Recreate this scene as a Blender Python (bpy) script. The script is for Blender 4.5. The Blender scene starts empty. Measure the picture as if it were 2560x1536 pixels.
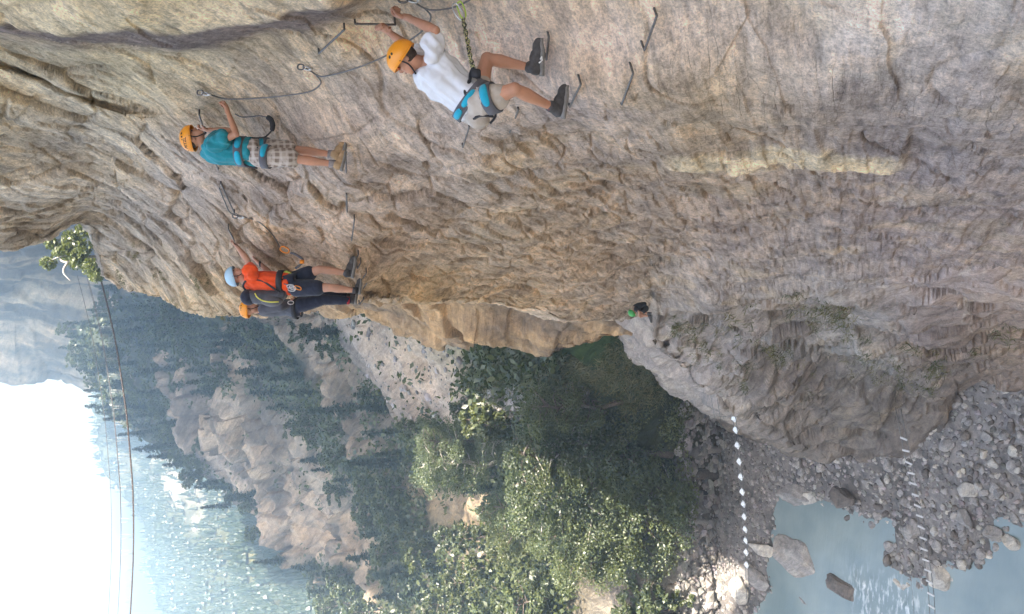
import bpy, bmesh, math, random
import numpy as np
from mathutils import Vector, Matrix

# ------------------------------------------------------------------ camera, sky, sun, exposure
SC = bpy.context.scene
COL = SC.collection
FPX = 2130.0                      # focal length in pixels of the 2560 x 1536 photograph
PITCH = math.radians(23.5)        # looking down the gorge
CP, SP = math.cos(PITCH), math.sin(PITCH)
cam_d = bpy.data.cameras.new('camera')
cam_d.sensor_fit = 'HORIZONTAL'
cam_d.sensor_width = 36.0
cam_d.lens = 36.0 * FPX / 2560.0
cam_d.clip_start = 0.05
cam_d.clip_end = 5000
cam = bpy.data.objects.new('camera', cam_d)
COL.objects.link(cam)
# the phone was held upright but the picture is stored lying on its side: picture left is up
m = Matrix(((0, 1, 0), (-SP, 0, -CP), (-CP, 0, SP)))
cam.matrix_world = m.to_4x4()
SC.camera = cam

SUN_EL, SUN_AZ = math.radians(55), math.radians(135)     # azimuth from +Y towards +X: behind the wall on the right
SUN = Vector((math.cos(SUN_EL) * math.sin(SUN_AZ), math.cos(SUN_EL) * math.cos(SUN_AZ), math.sin(SUN_EL)))
world = bpy.data.worlds.new('World')
SC.world = world
world.use_nodes = True
wn = world.node_tree
sky = wn.nodes.new('ShaderNodeTexSky')
sky.sky_type = 'NISHITA'
sky.sun_disc = False
sky.sun_elevation = SUN_EL
sky.sun_rotation = SUN_AZ
sky.air_density = 1.0
sky.dust_density = 4.0
sky.ozone_density = 0.6
wn.links.new(sky.outputs[0], wn.nodes['Background'].inputs[0])
wn.nodes['Background'].inputs[1].default_value = 0.15
sl = bpy.data.lights.new('sun', 'SUN')
sl.energy = 5.0
sl.angle = math.radians(0.53)
sl.color = (1.0, 0.95, 0.86)
so = bpy.data.objects.new('sun', sl)
COL.objects.link(so)
so.rotation_euler = SUN.to_track_quat('Z', 'Y').to_euler()
SC.view_settings.view_transform = 'Standard'
SC.view_settings.look = 'None'
SC.view_settings.exposure = 2.35
SC.view_settings.gamma = 1.0
SC.view_settings.use_curve_mapping = False
SC.view_settings.use_white_balance = True      # the phone balanced its whites for open shade
SC.view_settings.white_balance_temperature = 6850
SC.render.engine = 'CYCLES'
SC.cycles.use_adaptive_sampling = True
SC.cycles.adaptive_threshold = 0.025
SC.cycles.max_bounces = 7
SC.cycles.diffuse_bounces = 4
SC.cycles.glossy_bounces = 3
SC.cycles.transmission_bounces = 4
SC.cycles.volume_bounces = 1
SC.cycles.transparent_max_bounces = 6
SC.cycles.use_denoising = True
SC.cycles.caustics_reflective = False
SC.cycles.caustics_refractive = False

random.seed(7)
RNG = np.random.default_rng(11)
V = Vector

# ------------------------------------------------------------------ helpers
def W(X, Y, d):
    """point seen at photo pixel (X, Y) at depth d"""
    r = (768.0 - Y) / FPX
    u = (1280.0 - X) / FPX
    return np.array((r * d, (CP + SP * u) * d, (-SP + CP * u) * d))

def WA(X, Y, d):
    r = (768.0 - Y) / FPX
    u = (1280.0 - X) / FPX
    return np.stack((r * d, (CP + SP * u) * d, (-SP + CP * u) * d), axis=-1)

_g = np.random.default_rng(3)
_PERM = _g.permutation(512).astype(np.int64)
_PERM = np.concatenate([_PERM, _PERM])
_GR = _g.normal(size=(512, 3))
_GR /= np.linalg.norm(_GR, axis=1, keepdims=True)

def pn(p, seed=0):
    """gradient noise, p (...,3) -> (...)"""
    p = np.asarray(p, dtype=np.float64) + seed * 17.31
    i = np.floor(p).astype(np.int64)
    f = p - i
    w = f * f * f * (f * (f * 6 - 15) + 10)
    i &= 511
    out = 0.0
    for dx in (0, 1):
        wx = w[..., 0] if dx else 1 - w[..., 0]
        px = _PERM[(i[..., 0] + dx) & 511]
        for dy in (0, 1):
            wy = w[..., 1] if dy else 1 - w[..., 1]
            py = _PERM[(px + i[..., 1] + dy) & 511]
            for dz in (0, 1):
                wz = w[..., 2] if dz else 1 - w[..., 2]
                g = _GR[_PERM[(py + i[..., 2] + dz) & 511]]
                out = out + wx * wy * wz * (g[..., 0] * (f[..., 0] - dx) + g[..., 1] * (f[..., 1] - dy) + g[..., 2] * (f[..., 2] - dz))
    return out * 1.5

def fbm(p, octv=4, gain=0.5, seed=0):
    a, s, o = 1.0, 1.0, 0.0
    for k in range(octv):
        o = o + a * pn(p * s, seed + k)
        a *= gain
        s *= 2.03
    return o

def ridged(p, octv=4, gain=0.5, seed=0):
    a, s, o = 1.0, 1.0, 0.0
    for k in range(octv):
        o = o + a * (1 - 2 * np.abs(pn(p * s, seed + k)))
        a *= gain
        s *= 2.1
    return o

def cells(p, seed=0):
    """angular fracture blocks: random value of the nearest cell and distance to the nearest joint"""
    p = np.asarray(p, float) + seed * 9.17
    base = np.floor(p - 0.5).astype(np.int64)
    d1 = np.full(p.shape[:-1], 9.0); d2 = d1.copy(); val = np.zeros(p.shape[:-1])
    for dx in (0, 1):
        for dy in (0, 1):
            for dz in (0, 1):
                g = base + np.array((dx, dy, dz))
                h = _PERM[(_PERM[(_PERM[g[..., 0] & 511] + g[..., 1]) & 511] + g[..., 2]) & 511]
                c = g + 0.5 + 0.42 * _GR[h]
                d = np.linalg.norm(p - c, axis=-1)
                closer = d < d1
                d2 = np.where(closer, d1, np.minimum(d2, d))
                tilt = ((p - c) * _GR[(h * 7 + 3) & 511]).sum(-1)
                val = np.where(closer, (h / 256.0 - 1.0) + 1.1 * tilt, val)
                d1 = np.minimum(d1, d)
    return val, d2 - d1

def sstep(a, b, x):
    t = np.clip((x - a) / (b - a), 0, 1)
    return t * t * (3 - 2 * t)

def rbf_fit(pts, vals):
    P = np.asarray(pts, float) / 1000.0
    n = len(P)
    D = np.linalg.norm(P[:, None] - P[None], axis=2)
    A = np.zeros((n + 3, n + 3))
    A[:n, :n] = D - np.eye(n) * 0.004
    A[:n, n] = 1
    A[:n, n + 1:] = P
    A[n:, :n] = A[:n, n:].T
    vals = np.asarray(vals, float)
    if vals.ndim == 1:
        vals = vals[:, None]
    B = np.zeros((n + 3, vals.shape[1]))
    B[:n] = vals
    S = np.linalg.solve(A, B)
    def ev(X, Y):
        sh = np.shape(X)
        q = np.stack([np.ravel(X), np.ravel(Y)], 1) / 1000.0
        o = np.empty((len(q), S.shape[1]))
        for a in range(0, len(q), 40000):
            qq = q[a:a + 40000]
            R = np.linalg.norm(qq[:, None] - P[None], axis=2)
            o[a:a + 40000] = R @ S[:n] + S[n] + qq @ S[n + 1:]
        return o.reshape(sh + (S.shape[1],)) if S.shape[1] > 1 else o.reshape(sh)
    return ev

def upsample(fn, Xg, Yg, k):
    """evaluate fn on every k-th grid node and interpolate between"""
    nr, nc = Xg.shape
    ri = np.unique(np.append(np.arange(0, nr, k), nr - 1))
    ci = np.unique(np.append(np.arange(0, nc, k), nc - 1))
    c = fn(Xg[np.ix_(ri, ci)], Yg[np.ix_(ri, ci)])
    if c.ndim == 2:
        c = c[..., None]
    a = np.empty((nr, len(ci), c.shape[2]))
    ar = np.arange(nr)
    for j in range(len(ci)):
        for m_ in range(c.shape[2]):
            a[:, j, m_] = np.interp(ar, ri, c[:, j, m_])
    b = np.empty((nr, nc, c.shape[2]))
    ac = np.arange(nc)
    for r_ in range(nr):
        for m_ in range(c.shape[2]):
            b[r_, :, m_] = np.interp(ac, ci, a[r_, :, m_])
    return b[..., 0] if b.shape[2] == 1 else b

def blur(a, n):
    for _ in range(n):
        b = np.pad(a, ((1, 1), (1, 1)), mode='edge')
        a = (b[:-2, 1:-1] + b[2:, 1:-1] + b[1:-1, :-2] + b[1:-1, 2:] + 2 * b[1:-1, 1:-1]) / 6
    return a

def s2l(c):
    c = np.asarray(c, float) / 255.0
    return np.where(c <= 0.04045, c / 12.92, ((c + 0.055) / 1.055) ** 2.4)

def fast_mesh(name, v, f, col=None, smooth=True):
    v = np.asarray(v, np.float32)
    f = np.asarray(f, np.int32)
    me = bpy.data.meshes.new(name)
    k = f.shape[1]
    me.vertices.add(len(v))
    me.vertices.foreach_set('co', v.ravel())
    me.loops.add(f.size)
    me.loops.foreach_set('vertex_index', f.ravel())
    me.polygons.add(len(f))
    me.polygons.foreach_set('loop_start', np.arange(0, f.size, k, dtype=np.int32))
    me.polygons.foreach_set('use_smooth', np.full(len(f), smooth))
    me.update(calc_edges=True)
    if col is not None:
        at = me.color_attributes.new('Col', 'FLOAT_COLOR', 'POINT')
        c4 = np.ones((len(v), 4), np.float32)
        c4[:, :3] = col
        at.data.foreach_set('color', c4.ravel())
    return me

def grid_faces(nr, nc):
    a = np.arange(nr * nc).reshape(nr, nc)
    return np.stack([a[:-1, :-1], a[1:, :-1], a[1:, 1:], a[:-1, 1:]], -1).reshape(-1, 4)

def obj(name, me, mat=None, parent=None):
    o = bpy.data.objects.new(name, me)
    COL.objects.link(o)
    if mat is not None and me is not None and len(me.materials) == 0:
        me.materials.append(mat)
    if parent is not None:
        o.parent = parent
        o.matrix_parent_inverse = parent.matrix_world.inverted() if parent.type != 'EMPTY' else Matrix.Identity(4)
    return o

def empty(name, loc=(0, 0, 0)):
    o = bpy.data.objects.new(name, None)
    COL.objects.link(o)
    o.location = loc
    o.empty_display_size = 0.1
    return o

def tag(o, label=None, cat=None, group=None, kind=None):
    if label: o['label'] = label
    if cat: o['category'] = cat
    if group: o['group'] = group
    if kind: o['kind'] = kind
    return o

def tube(pts, rad, n=8, cap=True):
    """swept tube through pts, rad a number or one per point -> verts, quads/tris lists"""
    pts = [np.asarray(p, float) for p in pts]
    m_ = len(pts)
    rad = [rad] * m_ if np.isscalar(rad) else list(rad)
    vs, fs = [], []
    up = None
    for i in range(m_):
        t = pts[min(i + 1, m_ - 1)] - pts[max(i - 1, 0)]
        t = t / (np.linalg.norm(t) + 1e-9)
        if up is None:
            a = np.array((0, 0, 1.0)) if abs(t[2]) < 0.9 else np.array((1.0, 0, 0))
            up = np.cross(t, a)
        up = up - t * np.dot(up, t)
        up /= np.linalg.norm(up) + 1e-9
        b = np.cross(t, up)
        for k in range(n):
            an = 2 * math.pi * k / n
            vs.append(pts[i] + rad[i] * (math.cos(an) * up + math.sin(an) * b))
    for i in range(m_ - 1):
        for k in range(n):
            k2 = (k + 1) % n
            fs.append((i * n + k, i * n + k2, (i + 1) * n + k2, (i + 1) * n + k))
    if cap:
        fs.append(tuple(range(n - 1, -1, -1)))
        fs.append(tuple((m_ - 1) * n + k for k in range(n)))
    return vs, fs

def pyobj(name, parts, mat, parent=None, smooth=True):
    """several (verts, faces) pieces of one part joined into one mesh"""
    vs, fs = [], []
    for v, f in parts:
        o = len(vs)
        vs.extend([tuple(map(float, p)) for p in v])
        fs.extend([tuple(i + o for i in q) for q in f])
    me = bpy.data.meshes.new(name)
    me.from_pydata(vs, [], fs)
    if smooth:
        me.polygons.foreach_set('use_smooth', [True] * len(me.polygons))
    me.update()
    return obj(name, me, mat, parent)

def spline(pts, n=10):
    """Catmull-Rom through pts"""
    P = [np.asarray(p, float) for p in pts]
    P = [2 * P[0] - P[1]] + P + [2 * P[-1] - P[-2]]
    out = []
    for i in range(1, len(P) - 2):
        for k in range(n):
            t = k / n
            a, b, c, d = P[i - 1], P[i], P[i + 1], P[i + 2]
            out.append(0.5 * (2 * b + (c - a) * t + (2 * a - 5 * b + 4 * c - d) * t * t + (3 * b - 3 * c + d - a) * t ** 3))
    out.append(P[-2])
    return out

def boxmesh(c, ax, ay, az):
    """box around c with half-axes"""
    c, ax, ay, az = (np.asarray(q, float) for q in (c, ax, ay, az))
    vs = [c + sx * ax + sy * ay + sz * az for sz in (-1, 1) for sy in (-1, 1) for sx in (-1, 1)]
    return vs, [(0, 2, 3, 1), (4, 5, 7, 6), (0, 1, 5, 4), (2, 6, 7, 3), (0, 4, 6, 2), (1, 3, 7, 5)]

# ------------------------------------------------------------------ materials
def mat_new(name):
    mt = bpy.data.materials.new(name)
    mt.use_nodes = True
    nt = mt.node_tree
    return mt, nt, nt.nodes['Principled BSDF']

def N(nt, typ, **kw):
    n = nt.nodes.new(typ)
    for k, v in kw.items():
        if k in n.inputs.keys():
            n.inputs[k].default_value = v
        else:
            setattr(n, k, v)
    return n

def mixrgb(nt, mode, fac, a, b):
    n = nt.nodes.new('ShaderNodeMix')
    n.data_type = 'RGBA'
    n.blend_type = mode
    for s, v in ((n.inputs[0], fac), (n.inputs[6], a), (n.inputs[7], b)):
        if hasattr(v, 'is_linked'):
            nt.links.new(v, s)
        else:
            s.default_value = v if not isinstance(v, tuple) or len(v) == 4 else (*v, 1)
    return n.outputs[2]

def ramp(nt, src, stops):
    n = nt.nodes.new('ShaderNodeValToRGB')
    el = n.color_ramp.elements
    while len(el) < len(stops):
        el.new(0.5)
    for e, (p, c) in zip(el, stops):
        e.position = p
        e.color = (*c, 1) if len(c) == 3 else c
    nt.links.new(src, n.inputs[0])
    return n.outputs[0]

def plain(name, rgb, rough=0.6, metal=0.0, vary=0.12, scale=30.0, bump=0.0, spec=0.4):
    mt, nt, b = mat_new(name)
    tc = N(nt, 'ShaderNodeTexCoord')
    nz = N(nt, 'ShaderNodeTexNoise', Scale=scale, Detail=4.0)
    nt.links.new(tc.outputs['Object'], nz.inputs['Vector'])
    lo = tuple(c * (1 - vary) for c in rgb)
    hi = tuple(min(1, c * (1 + vary)) for c in rgb)
    c = ramp(nt, nz.outputs[0], [(0.3, lo), (0.7, hi)])
    nt.links.new(c, b.inputs['Base Color'])
    b.inputs['Roughness'].default_value = rough
    b.inputs['Metallic'].default_value = metal
    b.inputs['Specular IOR Level'].default_value = spec
    if bump:
        bp = N(nt, 'ShaderNodeBump', Strength=bump, Distance=0.01)
        nt.links.new(nz.outputs[0], bp.inputs['Height'])
        nt.links.new(bp.outputs[0], b.inputs['Normal'])
    return mt

def rock_mat(name, rgb=None, size=1.0, strata=(0, 0, 1), bump=0.5, stain=0.5, contrast=1.0, cracks=0.5):
    """weathered layered rock; colour from the Col attribute or a given tone"""
    mt, nt, b = mat_new(name)
    L = nt.links.new
    geo = N(nt, 'ShaderNodeNewGeometry')
    pos = geo.outputs['Position']
    mp = N(nt, 'ShaderNodeMapping')
    mp.vector_type = 'TEXTURE'
    q = Vector(strata).normalized().to_track_quat('Z', 'Y').to_euler()
    mp.inputs['Rotation'].default_value = q
    mp.inputs['Scale'].default_value = (1.0, 1.0, 0.17)
    L(pos, mp.inputs['Vector'])
    if rgb is None:
        at = N(nt, 'ShaderNodeAttribute', attribute_name='Col')
        base = at.outputs['Color']
    else:
        base = tuple(rgb)
    n1 = N(nt, 'ShaderNodeTexNoise', Scale=1.3 / size, Detail=9.0, Roughness=0.66)
    L(pos, n1.inputs['Vector'])
    n2 = N(nt, 'ShaderNodeTexNoise', Scale=1.5 / size, Detail=9.0, Roughness=0.66)
    L(mp.outputs[0], n2.inputs['Vector'])
    n3 = N(nt, 'ShaderNodeTexNoise', Scale=13.0 / size, Detail=8.0, Roughness=0.80)
    L(pos, n3.inputs['Vector'])
    n6 = N(nt, 'ShaderNodeTexNoise', noise_type='RIDGED_MULTIFRACTAL', Scale=0.9 / size, Detail=7.0, Roughness=0.62, Distortion=0.25)
    mp3 = N(nt, 'ShaderNodeMapping'); mp3.vector_type = 'TEXTURE'
    mp3.inputs['Rotation'].default_value = q; mp3.inputs['Scale'].default_value = (1.3, 1.3, 0.085)
    L(pos, mp3.inputs['Vector']); L(mp3.outputs[0], n6.inputs['Vector'])
    n7 = N(nt, 'ShaderNodeTexNoise', Scale=46.0 / size, Detail=5.0, Roughness=0.75)
    L(pos, n7.inputs['Vector'])
    # warped joints and cracks
    wv = N(nt, 'ShaderNodeMix'); wv.data_type = 'VECTOR'; wv.inputs[0].default_value = 0.30
    L(mp.outputs[0], wv.inputs[4]); L(n1.outputs['Color'], wv.inputs[5])
    vo = N(nt, 'ShaderNodeTexVoronoi', Scale=1.5 / size, feature='DISTANCE_TO_EDGE')
    L(wv.outputs[1], vo.inputs['Vector'])
    ck = ramp(nt, vo.outputs['Distance'], [(0.0, (0, 0, 0)), (0.028, (1, 1, 1))])
    k = contrast
    c1 = ramp(nt, n1.outputs[0], [(0.32, (1 - .24 * k, 1 - .25 * k, 1 - .26 * k)), (0.5, (1, 1, 1)), (0.68, (1 + .20 * k, 1 + .19 * k, 1 + .15 * k))])
    c2 = ramp(nt, n2.outputs[0], [(0.32, (1 - .36 * k, 1 - .36 * k, 1 - .34 * k)), (0.48, (1, 1, 1)), (0.70, (1 + .24 * k, 1 + .24 * k, 1 + .24 * k))])
    c3 = ramp(nt, n3.outputs[0], [(0.34, (1 - .30 * k,) * 3), (0.5, (1, 1, 1)), (0.66, (1 + .22 * k,) * 3)])
    c = mixrgb(nt, 'MULTIPLY', 1.0, base, c1)
    c = mixrgb(nt, 'MULTIPLY', 1.0, c, c2)
    c = mixrgb(nt, 'MULTIPLY', 1.0, c, c3)
    n8 = N(nt, 'ShaderNodeTexNoise', Scale=0.75 / size, Detail=9.0, Roughness=0.60, Distortion=0.4)
    mp2 = N(nt, 'ShaderNodeMapping'); mp2.vector_type = 'TEXTURE'
    mp2.inputs['Rotation'].default_value = q; mp2.inputs['Scale'].default_value = (1.0, 1.0, 0.45)
    L(pos, mp2.inputs['Vector']); L(mp2.outputs[0], n8.inputs['Vector'])
    c8 = ramp(nt, n8.outputs[0], [(0.40, (1 - .16 * k, 1 - .155 * k, 1 - .14 * k)), (0.425, (1 - .03 * k,) * 3), (0.535, (1, 1, 1)), (0.555, (1 + .18 * k, 1 + .155 * k, 1 + .11 * k))])
    c = mixrgb(nt, 'MULTIPLY', 1.0, c, c8)
    c6 = ramp(nt, n6.outputs[0], [(0.25, (1 + .16 * k,) * 3), (0.55, (1, 1, 1)), (0.78, (1 - .34 * k, 1 - .35 * k, 1 - .34 * k)), (1.0, (1 - .62 * k,) * 3)])
    c = mixrgb(nt, 'MULTIPLY', 1.0, c, c6)
    c7 = ramp(nt, n7.outputs[0], [(0.36, (1 - .20 * k,) * 3), (0.5, (1, 1, 1)), (0.64, (1 + .16 * k,) * 3)])
    c = mixrgb(nt, 'MULTIPLY', 1.0, c, c7)
    n5 = N(nt, 'ShaderNodeTexNoise', Scale=0.8 / size, Detail=3.0)
    L(pos, n5.inputs['Vector'])
    cm = ramp(nt, n5.outputs[0], [(0.46, (0, 0, 0)), (0.62, (cracks,) * 3)])
    inv = mixrgb(nt, 'MIX', cm, (1, 1, 1, 1), ck)
    c = mixrgb(nt, 'MULTIPLY', 0.6, c, inv)
    # ochre and rusty stains
    n4 = N(nt, 'ShaderNodeTexNoise', Scale=0.55 / size, Detail=6.0, Roughness=0.65)
    L(pos, n4.inputs['Vector'])
    sm = ramp(nt, n4.outputs[0], [(0.52, (0, 0, 0)), (0.66, (stain,) * 3)])
    tint = mixrgb(nt, 'MULTIPLY', 1.0, c, (1.12, 0.98, 0.74, 1))
    c = mixrgb(nt, 'MIX', sm, c, tint)
    L(c, b.inputs['Base Color'])
    b.inputs['Roughness'].default_value = 0.92
    b.inputs['Specular IOR Level'].default_value = 0.2
    ad = N(nt, 'ShaderNodeMath', operation='ADD')
    L(n2.outputs[0], ad.inputs[0])
    mu = N(nt, 'ShaderNodeMath', operation='MULTIPLY')
    L(n3.outputs[0], mu.inputs[0]); mu.inputs[1].default_value = 0.6
    L(mu.outputs[0], ad.inputs[1])
    m6 = N(nt, 'ShaderNodeMath', operation='MULTIPLY_ADD')
    L(n6.outputs[0], m6.inputs[0]); m6.inputs[1].default_value = -0.35; L(ad.outputs[0], m6.inputs[2])
    ad = m6
    m3 = N(nt, 'ShaderNodeMath', operation='MULTIPLY_ADD')
    L(inv, m3.inputs[0]); m3.inputs[1].default_value = 0.35; L(ad.outputs[0], m3.inputs[2])
    bp = N(nt, 'ShaderNodeBump', Strength=bump, Distance=0.085 * size)
    L(m3.outputs[0], bp.inputs['Height'])
    L(bp.outputs[0], b.inputs['Normal'])
    return mt

def leaf_mat(name, dark, light, trans=0.4, vary=0.5):
    mt = bpy.data.materials.new(name)
    mt.use_nodes = True
    nt = mt.node_tree
    nt.nodes.remove(nt.nodes['Principled BSDF'])
    L = nt.links.new
    out = nt.nodes['Material Output']
    at = N(nt, 'ShaderNodeAttribute', attribute_name='Col')
    oi = N(nt, 'ShaderNodeObjectInfo')
    c = mixrgb(nt, 'MIX', at.outputs['Fac'], dark, light)
    v = ramp(nt, oi.outputs['Random'], [(0.0, (1 - vary * .6, 1 - vary * .45, 1 - vary * .2)), (1.0, (1 + vary * .5, 1 + vary * .35, 1 - vary * .1))])
    c = mixrgb(nt, 'MULTIPLY', 1.0, c, v)
    d = N(nt, 'ShaderNodeBsdfDiffuse')
    t = N(nt, 'ShaderNodeBsdfTranslucent')
    g = N(nt, 'ShaderNodeBsdfGlossy', Roughness=0.45)
    L(c, d.inputs[0])
    c2 = mixrgb(nt, 'MULTIPLY', 1.0, c, (1.25, 1.3, 0.6, 1))
    L(c2, t.inputs[0])
    mx = N(nt, 'ShaderNodeMixShader', Fac=trans)
    L(d.outputs[0], mx.inputs[1]); L(t.outputs[0], mx.inputs[2])
    m2 = N(nt, 'ShaderNodeMixShader', Fac=0.05)
    L(mx.outputs[0], m2.inputs[1]); L(g.outputs[0], m2.inputs[2])
    L(m2.outputs[0], out.inputs[0])
    return mt

M = {}
M['wall'] = rock_mat('wall_rock', None, 1.0, strata=(-0.03, 0.70, 0.72), bump=1.0, stain=0.4, contrast=1.25, cracks=0.35)
M['spur'] = rock_mat('spur_rock', None, 1.4, strata=(0.1, 0.1, 1.0), bump=0.6, stain=0.3)
M['slope'] = rock_mat('slope_rock', None, 5.0, strata=(0.5, 0.2, 0.8), bump=0.7, stain=0.3)
M['far'] = rock_mat('far_rock', None, 16.0, strata=(0.6, 0.1, 0.8), bump=0.7, stain=0.3)
M['ochre'] = rock_mat('ochre_cliff_rock', None, 3.0, strata=(0.2, 0.5, 0.8), bump=0.6, stain=0.5)
M['gravel'] = rock_mat('gravel', (0.20, 0.19, 0.185), 0.7, bump=0.6, stain=0.25)
M['stone'] = rock_mat('river_stone', (0.25, 0.235, 0.225), 0.8, strata=(0.3, 0.2, 0.9), bump=0.4, stain=0.4)
M['stone2'] = rock_mat('pale_stone', (0.38, 0.36, 0.33), 0.8, strata=(0.3, 0.2, 0.9), bump=0.4, stain=0.4)
M['darkstone'] = rock_mat('dark_stone', (0.13, 0.112, 0.10), 0.9, strata=(0.2, 0.4, 0.9), bump=0.4, stain=0.2)
M['steel'] = plain('rusty_steel', (0.16, 0.15, 0.145), 0.45, 0.8, 0.3, 60)
M['cable'] = plain('wire_rope', (0.17, 0.165, 0.16), 0.5, 0.7, 0.3, 200)
M['slat'] = plain('grey_slat', (0.52, 0.51, 0.50), 0.6, 0.0, 0.1, 12)
M['plank'] = plain('pale_plank', (0.78, 0.78, 0.77), 0.6, 0.0, 0.08, 12)
M['rail'] = plain('grey_rail', (0.40, 0.40, 0.39), 0.5, 0.3, 0.1, 12)
M['deck'] = plain('weathered_deck', (0.10, 0.075, 0.065), 0.8, 0.0, 0.3, 6)
M['bark'] = plain('bark', (0.13, 0.10, 0.08), 0.9, 0, 0.4, 8, 0.3)
M['palebark'] = plain('pale_bark', (0.34, 0.31, 0.28), 0.85, 0, 0.3, 14, 0.3)
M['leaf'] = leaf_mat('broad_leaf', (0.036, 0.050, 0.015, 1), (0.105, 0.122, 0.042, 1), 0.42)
M['leaf_pale_sunlit'] = leaf_mat('pale_sunlit_leaf', (0.062, 0.082, 0.030, 1), (0.150, 0.175, 0.075, 1), 0.45, 0.3)  # lighter copy of broad_leaf, sunlight put into the leaf colour
M['conifer'] = leaf_mat('needles', (0.016, 0.029, 0.017, 1), (0.046, 0.064, 0.032, 1), 0.2)
M['grass'] = leaf_mat('grass_blades', (0.045, 0.070, 0.018, 1), (0.190, 0.160, 0.075, 1), 0.3)
M['farwood'] = leaf_mat('far_forest', (0.018, 0.034, 0.018, 1), (0.032, 0.050, 0.025, 1), 0.1, 0.2)
# ------------------------------------------------------------------ the cliff wall on the right
def polyline_x(pts, q):
    a = sorted(pts)
    return np.interp(q, [p[0] for p in a], [p[1] for p in a])

# outline of the wall against the gorge: (picture x, picture y)
SIL = [(-900, 690), (-300, 640), (0, 621), (60, 606), (124, 592), (175, 566), (215, 562), (235, 600), (262, 690), (300, 716), (362, 738), (466, 776),
       (600, 797), (690, 792), (780, 772), (900, 764), (1035, 750), (1139, 740), (1240, 760), (1345, 780), (1420, 802), (1470, 797), (1550, 785), (1600, 777),
       (1628, 795), (1640, 840), (1652, 888), (1700, 932), (1760, 970), (1800, 994), (1862, 1043), (1966, 1087), (2070, 1123), (2170, 1133),
       (2277, 1118), (2350, 1035), (2411, 973), (2484, 942), (2560, 937), (2800, 920), (3300, 900)]
WALL_D = [  # picture x, picture y, depth
    (-900, -400, 6.0), (-900, 300, 8.0), (-900, 640, 11.0), (-400, 0, 6.8), (-400, 400, 8.8), (-300, 640, 11.5),
    (0, -400, 6.0), (0, 0, 7.2), (0, 130, 7.9), (0, 300, 9.0), (0, 450, 10.2), (0, 621, 12), (124, 592, 12.5), (170, 540, 12.2), (200, 480, 11.5),
    (300, 30, 7.1), (300, 150, 8.1), (300, 300, 9.3), (300, 450, 11), (228, 600, 15), (269, 714, 17), (300, 600, 14.0), (362, 740, 16), (400, 600, 13),
    (466, 776, 15), (450, 300, 9.05), (500, 400, 9.7), (500, 550, 11.6), (565, 256, 8.95), (585, 610, 11.75), (600, 797, 14), (600, 450, 10.1), (600, 700, 12.6),
    (600, 100, 7.6), (850, 30, 7.2), (850, 140, 7.6), (954, 66, 7.60), (993, 41, 7.38), (1050, 60, 7.45), (1140, 20, 7.25), (1140, 80, 7.4), (1220, 140, 7.55), (1300, 130, 7.45), (1000, -60, 6.8), (1000, -400, 5.5), (700, 300, 9.0), (800, 200, 8.2),
    (690, 420, 9.5), (868, 370, 8.95), (866, 440, 9.3), (800, 550, 10.9), (900, 640, 11.75), (912, 715, 12.0), (905, 755, 12.6), (750, 640, 12.1), (780, 770, 13.6), (900, 764, 13.2),
    (1000, 400, 9.3), (1000, 600, 12.2), (1050, 200, 7.9), (1150, 250, 8.0), (1200, 340, 8.4), (1130, 500, 11),
    (1372, 110, 7.22), (1425, 215, 7.42), (1520, 150, 7.1), (1700, 90, 6.5), (1560, 262, 7.5), (1600, -400, 5.2), (2000, -400, 4.8), (2600, -400, 4.2), (3300, -400, 4.0),
    (2000, 60, 6.2), (2400, 80, 5.6), (2000, 240, 7.0), (2400, 250, 6.7), (2560, 330, 7.4), (1700, 300, 7.8), (2100, 330, 8.4), (2700, 100, 5.2), (3300, 100, 5.0),
    (1300, 430, 10.2), (1600, 420, 10.6), (1800, 470, 12), (2100, 470, 12), (2300, 500, 12), (2560, 500, 11.5), (2560, 620, 15.5), (3300, 600, 14),
    (1250, 620, 14), (1450, 600, 15.5), (1650, 600, 17.5), (2000, 600, 17.5), (2300, 640, 18.5), (1035, 750, 14.8), (1139, 740, 17), (1240, 760, 20), (1345, 780, 24),
    (1420, 802, 27), (1470, 797, 29), (1400, 720, 20), (1500, 720, 22), (1550, 775, 32), (1600, 775, 35), (1650, 730, 29),
    (1640, 840, 38.5), (1700, 930, 41), (1750, 850, 35), (1800, 994, 44), (1850, 900, 38), (1966, 1087, 51), (1900, 1000, 44), (2070, 1123, 53.5), (2170, 1133, 51), (2277, 1118, 48.5),
    (2100, 1000, 46), (2350, 1035, 46.5), (2411, 973, 45), (2484, 942, 44), (2560, 937, 42), (2560, 800, 27), (2400, 860, 33), (2250, 960, 42), (2250, 800, 29),
    (2050, 860, 35), (1900, 720, 24), (2100, 730, 23.5), (1900, 810, 31), (1750, 720, 24), (2800, 920, 38), (2800, 750, 23), (3300, 900, 33)]

NRW, NCW, NWR = 1080, 430, 46
xs = np.concatenate([np.linspace(-900, -60, 90, endpoint=False), np.linspace(-60, 2620, 930, endpoint=False), np.linspace(2620, 3300, NRW - 1020)])
sil = polyline_x(SIL, xs)
kr = np.hanning(13); sil = np.convolve(np.pad(sil, 6, mode='edge'), kr / kr.sum(), 'valid')
ts = np.linspace(0, 1, NCW)
Y0 = -400.0
Xg = np.repeat(xs[:, None], NCW, 1)
YB = 520.0
Yg = np.where(ts < 0.05, Y0 + (-30 - Y0) * ts / 0.05, 0)[None, :] * np.ones((NRW, 1))
Yg += np.where((ts >= 0.05) & (ts < 0.55), -30 + (YB + 30) * (ts - 0.05) / 0.5, 0)[None, :]
Yg += np.where(ts >= 0.55, (ts - 0.55) / 0.45, 0)[None, :] * (sil[:, None] - YB) + np.where(ts >= 0.55, YB, 0)[None, :]
dfn = rbf_fit([(a, b) for a, b, c in WALL_D], [math.log(c) for a, b, c in WALL_D])
Dg = np.exp(blur(upsample(dfn, Xg, Yg, 6), 10))

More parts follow.
